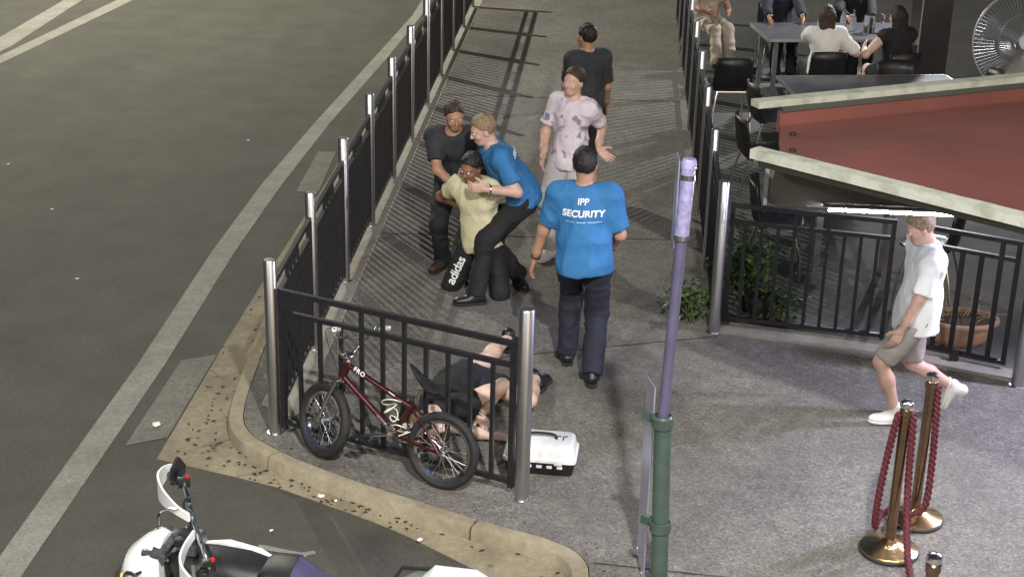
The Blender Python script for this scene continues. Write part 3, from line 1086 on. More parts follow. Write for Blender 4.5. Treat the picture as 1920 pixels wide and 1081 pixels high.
def rrect(w, d, z, r=.03, c=(-.345, 9.10), M=Mc):
    out = []
    for cx, cy, a0 in ((w / 2 - r, d / 2 - r, 0), (-w / 2 + r, d / 2 - r, 90), (-w / 2 + r, -d / 2 + r, 180), (w / 2 - r, -d / 2 + r, 270)):
        for q in range(4):
            a = R(a0 + q * 30)
            p = M @ V(cx + r * math.cos(a), cy + r * math.sin(a), 0)
            out.append(p + V(c[0], c[1], z))
    return out


loft([rrect(.42, .25, .004), rrect(.44, .27, .05), rrect(.45, .28, .095)], 'lower_tray', 'black_plastic', cb)
lid = loft([rrect(.465, .295, .096), rrect(.465, .295, .113), rrect(.44, .27, .122), rrect(.415, .24, .187), rrect(.39, .21, .200)], 'lid', 'white_plastic', cb)
for k in range(5):
    MB().box(Mc @ V(-.13 + k * .065, -.139, .066) + V(-.345, 9.10, 0), (.035, .012, .018), rz=cr, bev=.003).build('vent_slot', 'white_plastic', cb)
MB().tube(catmull([Mc @ V(q, -.0, z) + V(-.345, 9.10, 0) for q, z in ((-.09, .198), (-.08, .225), (0, .232), (.08, .225), (.09, .198))], 4), .010, 8).build('handle', 'black_plastic', lid)
for q in (.11, .15):
    MB().tube([Mc @ V(q - .012, -.02, .2025) + V(-.345, 9.10, 0), Mc @ V(q - .012, .03, .2025) + V(-.345, 9.10, 0), Mc @ V(q + .012, .03, .2025) + V(-.345, 9.10, 0)], .004, 6).build('latch', 'black_plastic', lid)
for sx in (-.1, .12):
    MB().box(Mc @ V(sx, -.151, .103) + V(-.345, 9.10, 0), (.05, .012, .033), rz=cr, bev=.004).build('side_clip', 'white_plastic', cb)

# ------------------------------------------------------------------ red bicycle leaning on the corner railing
bk = thing('bicycle', (-1.36, 8.88, 0), 'small red stunt bicycle with chrome fork leaning on the corner railing', 'bicycle')
bR, bF = V(-.955, 8.725, 0), V(-1.80, 9.065, 0)
bu = (bF - bR).normalized()
bw0 = V(-bu.y, bu.x, 0)
if bw0.y < 0:
    bw0 = -bw0                      # lateral direction towards the railing
LEAN = R(9)
bv = (V(0, 0, 1) * math.cos(LEAN) + bw0 * math.sin(LEAN)).normalized()
bw = bu.cross(bv).normalized()
if bw.y > 0:
    bw = -bw                        # towards the viewer side of the railing
WB = (bF - bR).length


def B(u, v, w=0.0):
    return bR + bu * u + bv * v + bw * w


def wheel(parent, c, axis, planeu, Rw=.248, fat=.028):
    w = MB().lathe([(.022, -.045), (.022, .045)], c, 14, axis=axis).build('wheel', 'chrome', parent)
    MB().torus(c, axis, Rw - fat, fat, 56, 12).build('tyre', 'rubber', w)
    z = Vector(axis).normalized()
    x = z.orthogonal().normalized()
    y = z.cross(x)
    rm = MB()
    n = 56
    prof = [(Rw - 2 * fat + .004, -.016), (Rw - 2 * fat + .004, .016), (Rw - 2 * fat - .016, .010), (Rw - 2 * fat - .016, -.010)]
    vs, fs = [], []
    for k in range(n):
        a = 2 * math.pi * k / n
        d = x * math.cos(a) + y * math.sin(a)
        vs += [Vector(c) + d * r + z * q for r, q in prof]
    for k in range(n):
        k2 = (k + 1) % n
        for j in range(4):
            j2 = (j + 1) % 4
            fs.append((k * 4 + j, k * 4 + j2, k2 * 4 + j2, k2 * 4 + j))
    rm.add(vs, fs).build('rim', 'chrome', w)
    sp_ = MB()
    for k in range(28):
        a = 2 * math.pi * k / 28
        s = .03 if k % 2 else -.03
        b = a + (.5 if (k // 2) % 2 else -.5)
        sp_.tube([Vector(c) + (x * math.cos(b) + y * math.sin(b)) * .022 + z * s, Vector(c) + (x * math.cos(a) + y * math.sin(a)) * (Rw - 2 * fat - .008)], .0016, 4, cap=False)
    sp_.build('spokes', 'steel', w)
    return w


wheel(bk, B(0, .248), bw, None)
STEER = R(-22)
ht0, ht1 = B(.745, .56), B(.715, .665)          # head tube
sax = (ht1 - ht0).normalized()
Mst = Matrix.Rotation(STEER, 3, sax)


def F(u, v, w=0.0):                              # a point of the steered front end
    return Mst @ (B(u, v, w) - ht0) + ht0


fax = Mst @ bw
fa = F(.865, .248)
fa.z = .248 * 1.0
wheel(bk, fa, fax, None, fat=.034)
fk = MB()
crown = F(.752, .535)
for s in (-1, 1):
    fk.tube([crown + fax * s * .045, crown + fax * s * .055 - sax * .04, fa + fax * s * .058], [.016, .016, .011], 10)
fk.tube([crown - fax * .055, crown + fax * .055], .017, 10)
fk.build('fork', 'chrome', bk)
MB().tube([ht0 - sax * .01, ht1 + sax * .01], .024, 14).build('head_tube', 'bike_red', bk)
MB().tube([ht0 - sax * .02, ht0 - sax * .008], .029, 14).tube([ht1 + sax * .008, ht1 + sax * .02], .029, 14).build('headset', 'chrome', bk)
bb = B(.355, .29)
st = B(.235, .475)
tt = MB().tube([ht1 - sax * .012, st], .018, 12).build('top_tube', 'bike_red', bk)
dt = MB().tube([ht0 + sax * .012, bb], .0195, 12).build('down_tube', 'bike_red', bk)
MB().tube([bb + (ht0 - bb) * .08, bb + (ht0 - bb) * .30], .0205, 12).build('bare_metal_patch', 'chrome', dt)
MB().tube([bb, B(.215, .51)], .018, 12).build('seat_tube', 'bike_red', bk)
for s in (-1, 1):
    MB().tube([bb + bw * s * .02, B(.2, .27, s * .055), B(0, .248, s * .062)], .010, 8).build('chain_stay', 'bike_red', bk)
    MB().tube([st + bw * s * .015, B(.12, .39, s * .05), B(0, .248, s * .062)], .009, 8).build('seat_stay', 'bike_red', bk)
MB().tube([B(.215, .5), B(.185, .60)], .0135, 10).build('seat_post', 'chrome', bk)
# saddle: tipped nose-up
rings = []
for t, hw, zz, th in ((0, .014, .16, .016), (.12, .026, .135, .026), (.35, .04, .085, .036), (.6, .075, .05, .042), (.85, .09, .045, .042), (1, .065, .05, .02)):
    c = B(.27 - .25 * t, .585 + zz, 0)
    rings.append([c + bw * hw * math.cos(a) + bv * th * math.sin(a) * (.6 if math.sin(a) > 0 else 1.0) for a in [2 * math.pi * k / 14 for k in range(14)]])
loft(rings, 'saddle', 'seat_vinyl', bk)
# cranks, pedals, sprocket, chain
MB().lathe([(.026, -.05), (.026, .05)], bb, 16, axis=bw).build('bottom_bracket', 'chrome', bk)
cw = bb + bw * .055
MB().lathe([(.07, -.004), (.074, 0), (.07, .004)], bb - bw * .055, 30, axis=bw).build('sprocket', 'engine_metal', bk)
for s, cv in ((1, B(.52, .245) - B(.355, .29)), (-1, B(.19, .335) - B(.355, .29))):
    e = bb + cv + bw * s * .062
    MB().tube([bb + bw * s * .062, e], [.013, .010], 10).build('crank_arm', 'chrome', bk)
    pd = MB().box(e + bw * s * .055, (.095, .085, .012), M=Matrix((bu, bw, bv)).transposed(), bev=.003).build('pedal', 'black_plastic', bk)
    MB().tube([e, e + bw * s * .1], .007, 8).build('pedal_axle', 'chrome', pd)
MB().tube([bb - bw * .055 + bv * .07, B(0, .275, -.055)], .004, 6).tube([bb - bw * .055 - bv * .07, B(0, .222, -.055)], .004, 6).build('chain', 'engine_metal', bk)
# stem and high bars
stt = ht1 + sax * .02
MB().tube([ht1, stt + sax * .03], .017, 10).box(stt + sax * .03 + (Mst @ bu) * .03, (.05, .07, .045), M=Matrix((Mst @ bu, fax, sax)).transposed(), bev=.008).build('stem', 'chrome', bk)
bc = stt + sax * .03 + (Mst @ bu) * .045
fu_ = Mst @ bu
hb = [bc + fax * -.225 + sax * .20 - fu_ * .07, bc + fax * -.145 + sax * .19 - fu_ * .03, bc + fax * -.11 + sax * .10 + fu_ * 0, bc + fax * -.055 + sax * .005, bc,
      bc + fax * .055 + sax * .005, bc + fax * .11 + sax * .10, bc + fax * .145 + sax * .19 - fu_ * .03, bc + fax * .225 + sax * .20 - fu_ * .07]
hbo = MB().tube(catmull(hb, 6), .0111, 10).tube([bc + fax * -.14 + sax * .12, bc + fax * .14 + sax * .12], .008, 8).build('handlebar', 'chrome', bk)
for s, a, b in ((-1, hb[0], hb[1]), (1, hb[-1], hb[-2])):
    MB().tube([a, a.lerp(b, .8)], .016, 12).build('grip', 'white_plastic', hbo)
MB().tube(catmull([hb[-2], hb[-2] + fu_ * .12 - sax * .05, ht1 + fu_ * .1 - sax * .05, ht0 + fu_ * .04], 8), .0025, 6).build('brake_cable', 'rubber', bk)
# coiled white cable lock
pts = []
for k in range(120):
    t = k / 119
    a = t * 6.28 * 5
    c = B(.33 + .05 * math.sin(t * 5), .545 - .25 * t, .03)
    pts.append(c + bw * .035 * math.cos(a) + bu * (.045 + .015 * math.sin(t * 9)) * math.sin(a) + bv * .02 * math.sin(a * 1.3))
MB().tube(pts, .0045, 6).build('cable_lock', 'cable_white', bk)
MB().box(B(.36, .33, .05), (.035, .03, .055), M=Matrix((bu, bw, bv)).transposed(), bev=.006).build('lock_body', 'chrome', bk)


def text_obj(txt, size, m, name, parent, M4, extrude=.0008, shear=0.0, bold=0.0, spacing=1.0, target=None, off=.004, align='CENTER'):
    cu = bpy.data.curves.new(name, 'FONT')
    cu.body = txt
    cu.size = size
    cu.extrude = extrude
    cu.shear = shear
    cu.offset = bold
    cu.space_character = spacing
    cu.align_x = align
    cu.align_y = 'CENTER'
    to = bpy.data.objects.new(name, cu)
    C.objects.link(to)
    dg = bpy.context.evaluated_depsgraph_get()
    me = bpy.data.meshes.new_from_object(to.evaluated_get(dg))
    bpy.data.objects.remove(to, do_unlink=True)
    bm = bmesh.new()
    bm.from_mesh(me)
    if target:
        bmesh.ops.triangulate(bm, faces=bm.faces[:])
        for _ in range(2):
            bmesh.ops.subdivide_edges(bm, edges=[e for e in bm.edges if e.calc_length() > size * .18], cuts=1)
    bm.to_mesh(me)
    bm.free()
    me.name = name
    frame = BASE.get(parent.name, Vector((0, 0, 0)))
    nrm = (M4.to_3x3() @ V(0, 0, 1)).normalized()
    for v in me.vertices:
        w_ = M4 @ v.co
        if target:
            hit = target.ray_cast(w_ + nrm * .35, -nrm)
            if hit[0] is not None:
                w_ = hit[0] + nrm * (off + v.co.z)
        v.co = w_ - frame
    me.materials.append(MATS[m])
    o = bpy.data.objects.new(name, me)
    C.objects.link(o)
    o.parent = parent
    BASE[o.name] = frame
    return o


def frame4(origin, x, y, z):
    M = Matrix((x, y, z)).transposed().to_4x4()
    M.translation = origin
    return M


tx = (st - ht1).normalized()
ty = bw.cross(tx)
if ty.z < 0:
    ty = -ty
text_obj('FRO', .042, 'label_white', 'frame_lettering', tt, frame4(ht1.lerp(st, .2) + bw * .0185, tx, ty, bw), bold=.001, spacing=1.15)

# ------------------------------------------------------------------ motorcycle parked at the kerb
mo = thing('motorcycle', (-1.6, 6.45, RZ), 'white and black trail motorcycle parked nose left beside the kerb', 'motorcycle')
my = 6.45


MA = R(-6)


def Mp(x, w, h):            # x along the machine, w towards the kerb, h above the road
    dx = x + .55
    return V(-.50 + dx * math.cos(MA) - w * math.sin(MA), 6.27 + dx * math.sin(MA) + w * math.cos(MA), RZ + h)


MAX = V(-math.sin(MA), math.cos(MA), 0)


for nm, cx, rw, fat in (('f', -2.38, .34, .045), ('r', -1.02, .32, .06)):
    c = Mp(cx, 0, rw)
    w = MB().lathe([(.05, -.07), (.05, .07)], c, 18, axis=MAX).build('wheel', 'engine_metal', mo)
    MB().torus(c, MAX, rw - fat, fat, 48, 12).build('tyre', 'rubber', w)
    MB().torus(c, MAX, rw - 2 * fat, .012, 48, 8).build('rim', 'engine_metal', w)
    s_ = MB()
    for k in range(24):
        a = 6.283 * k / 24
        s_.tube([c + V(.05 * math.cos(a + .4), .04 * (-1) ** k, .05 * math.sin(a + .4)), c + V((rw - 2 * fat) * math.cos(a) * math.cos(MA), (rw - 2 * fat) * math.cos(a) * math.sin(MA), (rw - 2 * fat) * math.sin(a))], .002, 4, cap=False)
    s_.build('spokes', 'steel', w)
fkm = MB()
for s in (-1, 1):
    fkm.tube([Mp(-2.38, s * .09, .34), Mp(-2.2, s * .09, .72), Mp(-2.06, s * .09, 1.05)], [.028, .026, .022], 12)
fkm.build('fork', 'engine_metal', mo)
MB().box(Mp(-2.07, 0, 1.03), (.12, .24, .035), rz=MA, bev=.01).build('triple_clamp', 'engine_metal', mo)


def blob(rings_, name, m, parent, n=18, sq=2.6):
    """loft of superellipse sections along x: (x, centre w, centre h, half width, half height)"""
    out = []
    for (x_, cw_, ch, hw, hh) in rings_:
        ring = []
        for k in range(n):
            a = 2 * math.pi * k / n
            ca, sa = math.cos(a), math.sin(a)
            ring.append(Mp(x_, cw_ + hw * math.copysign(abs(ca) ** (2 / sq), ca), ch + hh * math.copysign(abs(sa) ** (2 / sq), sa)))
        out.append(ring)
    return loft(out, name, m, parent)


blob([(-2.72, 0, .66, .03, .012), (-2.64, 0, .69, .06, .02), (-2.4, 0, .735, .075, .025), (-2.16, 0, .70, .06, .025), (-2.05, 0, .62, .03, .012)], 'front_mudguard', 'white_plastic', mo)
blob([(-2.26, 0, .86, .05, .06), (-2.23, 0, .87, .11, .12), (-2.16, 0, .89, .15, .16), (-2.09, 0, .92, .145, .16), (-2.05, 0, .95, .11, .12)], 'headlight_mask', 'white_plastic', mo)
MB().lathe([(.001, .0), (.06, .012), (.07, .0)], Mp(-2.262, 0, .87), 20, axis=(-1, 0, .1)).build('headlight_lens', 'glass_clear', mo)
blob([(-2.02, 0, .93, .05, .05), (-1.95, 0, .93, .11, .09), (-1.82, 0, .91, .13, .11), (-1.66, 0, .89, .13, .12), (-1.5, 0, .87, .11, .10), (-1.42, 0, .85, .09, .07)], 'fuel_tank', 'seat_vinyl', mo)
for s in (-1, 1):
    blob([(-2.06, s * .155, .86, .012, .03), (-1.98, s * .17, .86, .018, .09), (-1.8, s * .175, .87, .02, .11), (-1.64, s * .16, .87, .018, .09), (-1.5, s * .13, .87, .01, .03)],
         'tank_shroud', 'white_plastic', mo)
blob([(-1.62, 0, .93, .09, .03), (-1.53, 0, .955, .12, .05), (-1.42, 0, .94, .13, .066)], 'seat_front', 'seat_vinyl', mo)
blob([(-1.425, 0, .94, .128, .065), (-1.33, 0, .875, .13, .06), (-1.2, 0, .79, .13, .055), (-1.05, 0, .745, .125, .05), (-.88, 0, .75, .09, .035)], 'seat', 'violet_seat', mo)
blob([(-1.0, 0, .70, .09, .03), (-.90, .08, .84, .09, .03), (-.80, .12, .925, .095, .035), (-.6, .13, .93, .085, .028), (-.53, .13, .925, .045, .014)], 'rear_mudguard', 'white_plastic', mo, sq=4)
blob([(-1.25, .17, .60, .03, .03), (-1.15, .18, .69, .05, .05), (-.87, .19, .865, .055, .055), (-.80, .19, .875, .04, .04)], 'muffler', 'olive', mo)
MB().tube([Mp(-1.0, .17, .86), Mp(-.96, .20, .92), Mp(-.80, .20, .93), Mp(-.74, .17, .89)], .010, 8).build('grab_rail', 'black_plastic', mo)
MB().tube(catmull([Mp(-1.85, .05, .55), Mp(-1.95, .09, .45), Mp(-1.8, .12, .33), Mp(-1.45, .14, .36), Mp(-1.25, .17, .58)], 6), .02, 10).build('exhaust_pipe', 'engine_metal', mo)
blob([(-1.95, 0, .42, .06, .08), (-1.85, 0, .45, .11, .16), (-1.6, 0, .43, .13, .17), (-1.42, 0, .40, .11, .12), (-1.36, 0, .4, .05, .06)], 'engine', 'engine_metal', mo)
fr_ = MB()
for s in (-1, 1):
    fr_.tube([Mp(-2.04, s * .04, .95), Mp(-1.95, s * .07, .5), Mp(-1.8, s * .1, .25), Mp(-1.4, s * .1, .27), Mp(-1.38, s * .1, .75), Mp(-.85, s * .09, .84)], .016, 8)
    fr_.tube([Mp(-1.4, s * .1, .36), Mp(-1.02, s * .1, .32)], .022, 8)
fr_.build('frame', 'black_plastic', mo)
# handlebar, turned a little, with hand guards
hc = Mp(-1.90, 0, 1.10)
e1 = V(-2.10, 7.03, RZ + 1.11)
hd = V(e1.x - hc.x, e1.y - hc.y, 0).normalized()
hn = V(-hd.y, hd.x, 0)                                   # pointing forward (-x)
MB().box(hc - V(0, 0, .05), (.05, .16, .06), rz=MA, bev=.01).build('bar_clamp', 'engine_metal', mo)
hpts = lambda s: [hc, hc + hd * s * .12 + V(0, 0, .0), hc + hd * s * .22 + V(0, 0, .055), hc + hd * s * .40 + V(0, 0, .06), hc + hd * s * .58 + V(0, 0, .045)]
MB().tube(list(reversed(hpts(-1)))[:-1] + hpts(1), .0125, 10).tube([hc - hd * .2 + V(0, 0, .05), hc + hd * .2 + V(0, 0, .05)], .010, 10).build('handlebar', 'chrome', mo)
for s in (-1, 1):
    g_ = hpts(s)
    MB().tube([g_[3].lerp(g_[4], .25), g_[4]], .018, 12).build('grip', 'rubber', mo)
    MB().box(g_[3] + V(0, 0, .005), (.05, .06, .05), rz=math.atan2(hd.y, hd.x), bev=.01).build('switch_block', 'black_plastic', mo)
    MB().lathe([(.011, 0), (.011, .012), (.002, .016)], g_[3] + V(.02, 0, .03), 12).build('kill_switch', 'red_plastic', mo)
    MB().tube([g_[3] + hn * .03, g_[3] + hn * .06 + hd * s * .05, g_[4] + hn * .055 - hd * s * .03], [.007, .008, .006], 8).build('lever', 'black_plastic', mo)
    gp = catmull([g_[4] + hd * s * .012, g_[4] + hn * .06 - hd * s * .01, g_[4] + hn * .115 - hd * s * .12, g_[4] + hn * .115 - hd * s * .25, g_[4] + hn * .07 - hd * s * .40, g_[4] + hn * .02 - hd * s * .50], 5)
    ring = []
    for i_, p_ in enumerate(gp):
        wv = .022 + .032 * math.sin(math.pi * min(1, i_ / (len(gp) - 1) * 1.1)) ** 2
        a_ = gp[max(i_ - 1, 0)]
        b_ = gp[min(i_ + 1, len(gp) - 1)]
        t_ = (b_ - a_).normalized()
        o_ = t_.cross(V(0, 0, 1)).normalized() * .005
        ring.append([p_ + o_ + V(0, 0, -wv), p_ + o_ + V(0, 0, wv), p_ - o_ + V(0, 0, wv), p_ - o_ + V(0, 0, -wv)])
    loft(ring, 'hand_guard', 'white_plastic', mo)
    mi = g_[3] + hn * .02 + hd * s * .03
    MB().tube([mi, mi + V(-.02, .03 * s, .0), mi + V(-.03, .07 * s, -.01)], .006, 8).build('mirror_stalk', 'black_plastic', mo)
    rr_ = [[mi + V(-.03, .07 * s, -.02) + V(q * .35, q * s * 1.0, 0) * .05 + V(0, .012 * s, zz) + V(th, 0, 0) for q, zz, th in
            ((-.9, -.03, t0), (.8, -.035, t0), (1.2, .03, t0), (.2, .10, t0), (-.8, .06, t0))] for t0 in (-.008, .008)]
    loft(rr_, 'mirror', 'black_plastic', mo)
    ind = Mp(-2.16, s * .2, .95)
    tn = MB().tube([Mp(-2.1, s * .1, .95), ind], .007, 8).lathe([(.018, -.03), (.03, -.01), (.032, .012), (.02, .022)], ind, 16, axis=(-1, 0, 0)).build('turn_indicator', 'black_plastic', mo)
    MB().lathe([(.029, 0), (.024, .012), (.001, .018)], ind + V(-.0225, 0, 0), 16, axis=(-1, 0, 0)).build('indicator_lens', 'amber', tn)
MB().box(hc + V(-.05, 0, -.02), (.07, .15, .04), rz=MA, bev=.012).build('dash', 'black_plastic', mo)
for k, (a_, b_) in enumerate((((-2.0, .16, 1.19), (-1.86, .03, .98)), ((-2.02, .1, 1.16), (-2.1, .06, .98)), ((-1.98, .2, 1.19), (-1.9, .06, 1.0)))):
    A_, B_ = Mp(*a_), Mp(*b_)
    MB().tube(catmull([A_, A_.lerp(B_, .4) + V(-.06, .02, .05), A_.lerp(B_, .75) + V(-.03, 0, .02), B_], 6), .006, 6).build('control_cable', ('black_plastic', 'chrome', 'black_plastic')[k], mo)
for k in range(10):
    q = Mp(-1.98 + .09 * random.random(), -.04 + .16 * random.random(), .98 + .03 * random.random())
    MB().lathe([(.009, 0), (.009, .006), (.004, .01)], q, 8).build('cockpit_bolt', 'chrome', mo)
MB().tube([Mp(-1.55, -.13, .3), Mp(-1.5, -.28, .0)], .011, 8).box(Mp(-1.5, -.285, .006), (.05, .04, .012)).build('side_stand', 'engine_metal', mo)

# ------------------------------------------------------------------ litter
lm = MB()
rnd = random.Random(21)


def leaf(p, s):
    a = rnd.random() * 6.28
    d, e = V(math.cos(a), math.sin(a), 0), V(-math.sin(a), math.cos(a), 0)
    k = len(lm.v)
    lm.v += [tuple(p - d * s), tuple(p + e * s * .55 + V(0, 0, s * .25)), tuple(p + d * s), tuple(p - e * s * .5 + V(0, 0, s * .15)), tuple(p + V(0, 0, s * .05))]
    lm.f += [(k, k + 1, k + 4), (k + 1, k + 2, k + 4), (k + 2, k + 3, k + 4), (k + 3, k, k + 4)]


for k in range(125):
    O_, i0_, i1_ = segs[rnd.choice((3, 4, 4, 5, 5, 6, 6, 6, 7))]
    t_ = rnd.random()
    A_, B_ = at_s(O_, t_ * total(O_)), kf_range(i0_, i1_, 20)[int(t_ * 20)]
    w_ = rnd.random() ** .7
    leaf(V(A_[0] + (B_[0] - A_[0]) * w_, A_[1] + (B_[1] - A_[1]) * w_, -.1215 + .039 * w_), rnd.uniform(.012, .026))
for k in range(26):
    j = rnd.randrange(len(kb) // 3, len(kb) - 25)
    q = offset_line(kb, -rnd.uniform(-.05, .2))[j]
    leaf(V(q[0], q[1], .004), rnd.uniform(.008, .016))
lf = lm.build('leaf_litter', 'dead_leaf', None, smooth=False)
tag(lf, 'dark dead leaves scattered along the gutter and kerb', 'leaves', None, 'stuff')


def crumple(name, p, s, label, m='paper'):
    b = bmesh.new()
    bmesh.ops.create_icosphere(b, subdivisions=2, radius=s)
    rr = random.Random(hash(label) % 1000 if False else len(label))
    for v in b.verts:
        v.co *= rr.uniform(.6, 1.25)
        v.co.z *= .5
    me = bpy.data.meshes.new(name)
    b.to_mesh(me)
    b.free()
    me.materials.append(MATS[m])
    zmin = min(v.co.z for v in me.vertices)
    o = bpy.data.objects.new(name, me)
    C.objects.link(o)
    o.location = (p[0], p[1], p[2] - zmin)
    tag(o, label, 'litter')


crumple('paper_scrap', (-2.99, 9.60, RZ + .004), .03, 'crumpled pale scrap on the faded paint block by the gutter')
crumple('paper_scrap', (-1.70, 8.72, -.108), .022, 'white crumpled scrap in the gutter below the bicycle')
crumple('paper_scrap', (-1.02, 8.27, -.108), .018, 'pale bluish scrap in the gutter near the kerb end')
crumple('paper_scrap', (-1.60, 8.68, -.108), .014, 'tiny white scrap beside the crumpled one in the gutter')
crumple('paper_scrap', (-1.93, 8.32, RZ), .012, 'tiny white speck of litter on the asphalt near the motorcycle')
for k, (x_, y_) in enumerate(((-4.4, 12.2), (-5.2, 13.9), (-4.9, 10.9), (-6.1, 15.2), (-3.9, 16.4))):
    o = MB().add([(x_ - .02, y_, RZ + .003), (x_, y_ - .012, RZ + .004), (x_ + .02, y_ + .004, RZ + .003), (x_, y_ + .015, RZ + .006)], [(0, 1, 2, 3)]).build('litter_fleck', 'paper', None, smooth=False)
    tag(o, 'tiny pale fleck of litter on the open road', 'litter', 'pale flecks on the road')
#PEOPLE#
# ------------------------------------------------------------------ people: continuous skins from blended distance fields
def nv(v):
    v = np.asarray(v, float)
    return v / max(1e-9, np.linalg.norm(v))


class Field:
    def __init__(s, lo, hi, h):
        s.h = h
        s.lo = np.asarray(lo, float)
        s.n = np.ceil((np.asarray(hi, float) - s.lo) / h).astype(int) + 1
        s.F = np.full(tuple(s.n), 1.0, np.float32)
        s.ax = [(s.lo[i] + h * np.arange(s.n[i])).astype(np.float32) for i in range(3)]

    def win(s, lo, hi):
        a = np.clip(((np.asarray(lo) - s.lo) / s.h).astype(int) - 1, 0, s.n)
        b = np.clip(((np.asarray(hi) - s.lo) / s.h).astype(int) + 2, 0, s.n)
        if np.any(b <= a):
            return None, None
        sl = tuple(slice(a[i], b[i]) for i in range(3))
        return sl, (s.ax[0][sl[0]][:, None, None], s.ax[1][sl[1]][None, :, None], s.ax[2][sl[2]][None, None, :])

    def blend(s, sl, d, k, sub=False):
        A = s.F[sl]
        if sub:
            d = -d
            h = np.maximum(k - np.abs(A - d), 0) / k
            s.F[sl] = np.maximum(A, d) + h * h * k * .25
        else:
            h = np.maximum(k - np.abs(A - d), 0) / k
            s.F[sl] = np.minimum(A, d) - h * h * k * .25

    def cone(s, a, b, ra, rb, k=.03, flat=None, sub=False, infl=0.0):
        a, b = np.asarray(a, float), np.asarray(b, float)
        ra, rb = ra + infl, rb + infl
        m = max(ra, rb) + k + .012
        sl, g = s.win(np.minimum(a, b) - m, np.maximum(a, b) + m)
        if sl is None:
            return
        ba = b - a
        L2 = float(ba @ ba) + 1e-9
        px, py, pz = g[0] - a[0], g[1] - a[1], g[2] - a[2]
        t = (px * ba[0] + py * ba[1] + pz * ba[2]) / L2
        tc = np.clip(t, 0, 1)
        d = np.sqrt((px - tc * ba[0]) ** 2 + (py - tc * ba[1]) ** 2 + (pz - tc * ba[2]) ** 2) - (ra + (rb - ra) * tc)
        if flat == 'b':
            d = np.maximum(d, (t - 1) * math.sqrt(L2))
        s.blend(sl, d.astype(np.float32), k, sub)

    def ell(s, c, M, r, k=.03, sub=False, infl=0.0, cut=None):
        c, r = np.asarray(c, float), np.asarray(r, float) + infl
        m = float(max(r)) + k + .012
        sl, g = s.win(c - m, c + m)
        if sl is None:
            return
        M = np.asarray(M, float)      # rows = axes
        q = [M[i][0] * (g[0] - c[0]) + M[i][1] * (g[1] - c[1]) + M[i][2] * (g[2] - c[2]) for i in range(3)]
        k0 = np.sqrt(sum((q[i] / r[i]) ** 2 for i in range(3)))
        k1 = np.sqrt(sum((q[i] / r[i] ** 2) ** 2 for i in range(3))) + 1e-6
        d = k0 * (k0 - 1) / k1
        if cut is not None:
            for (p, nn) in cut:
                d = np.maximum(d, nn[0] * (g[0] - p[0]) + nn[1] * (g[1] - p[1]) + nn[2] * (g[2] - p[2]))
        s.blend(sl, d.astype(np.float32), k, sub)

    def plane(s, p, nn):
        """keep the side where (x-p).n < 0"""
        d = nn[0] * (s.ax[0][:, None, None] - p[0]) + nn[1] * (s.ax[1][None, :, None] - p[1]) + nn[2] * (s.ax[2][None, None, :] - p[2])
        s.F = np.maximum(s.F, d.astype(np.float32))

    def mesh(s):
        F = s.F
        F[0], F[-1] = 1, 1
        F[:, 0], F[:, -1] = 1, 1
        F[:, :, 0], F[:, :, -1] = 1, 1
        c = [F[i:F.shape[0] - 1 + i, j:F.shape[1] - 1 + j, k:F.shape[2] - 1 + k] for i in (0, 1) for j in (0, 1) for k in (0, 1)]
        ins = np.zeros(c[0].shape, np.int8)
        for q in c:
            ins += (q < 0)
        act = (ins > 0) & (ins < 8)
        idx = np.full(act.shape, -1, np.int64)
        I = np.argwhere(act)
        idx[act] = np.arange(len(I))
        cv = np.stack([q[act] for q in c], 1)
        corners = np.array([(i, j, k) for i in (0, 1) for j in (0, 1) for k in (0, 1)], float)
        edges = [(a, b) for a in range(8) for b in range(a + 1, 8) if np.abs(corners[a] - corners[b]).sum() == 1]
        acc = np.zeros((len(I), 3))
        cnt = np.zeros(len(I))
        for a, b in edges:
            va, vb = cv[:, a], cv[:, b]
            m = (va < 0) != (vb < 0)
            t = np.where(m, va / np.where(m, va - vb, 1), 0)
            acc += m[:, None] * (corners[a] + t[:, None] * (corners[b] - corners[a]))
            cnt += m
        P = (I + acc / cnt[:, None]) * s.h + s.lo
        faces = []
        ng = F < 0
        for ax in range(3):
            o = [i for i in range(3) if i != ax]
            A = np.swapaxes(ng, 0, ax)
            chg = A[:-1] != A[1:]
            e = np.argwhere(np.swapaxes(chg, 0, ax))
            ok = (e[:, o[0]] > 0) & (e[:, o[1]] > 0) & (e[:, o[0]] < act.shape[o[0]]) & (e[:, o[1]] < act.shape[o[1]])
            e = e[ok]
            q = []
            for da, db in ((-1, -1), (0, -1), (0, 0), (-1, 0)):
                g = e.copy()
                g[:, o[0]] += da
                g[:, o[1]] += db
                q.append(idx[g[:, 0], g[:, 1], g[:, 2]])
            q = np.stack(q, 1)
            fl = ng[e[:, 0], e[:, 1], e[:, 2]]
            if ax == 1:
                fl = ~fl
            q[~fl] = q[~fl][:, ::-1]
            faces.append(q)
        Q = np.concatenate(faces)
        Q = Q[(Q >= 0).all(1)]
        return P, Q


_lat = np.random.RandomState(4).rand(32, 32, 32)


def vnoise(P):
    i = np.floor(P).astype(int)
    f = P - i
    f = f * f * (3 - 2 * f)
    r = 0
    for a in (0, 1):
        for b in (0, 1):
            for c in (0, 1):
                w = (f[:, 0] if a else 1 - f[:, 0]) * (f[:, 1] if b else 1 - f[:, 1]) * (f[:, 2] if c else 1 - f[:, 2])
                r = r + w * _lat[(i[:, 0] + a) % 32, (i[:, 1] + b) % 32, (i[:, 2] + c) % 32]
    return r * 2 - 1


def vnormals(P, Q):
    N = np.zeros_like(P)
    n = np.cross(P[Q[:, 2]] - P[Q[:, 0]], P[Q[:, 3]] - P[Q[:, 1]])
    for k in range(4):
        np.add.at(N, Q[:, k], n)
    return N / (np.linalg.norm(N, axis=1)[:, None] + 1e-12)


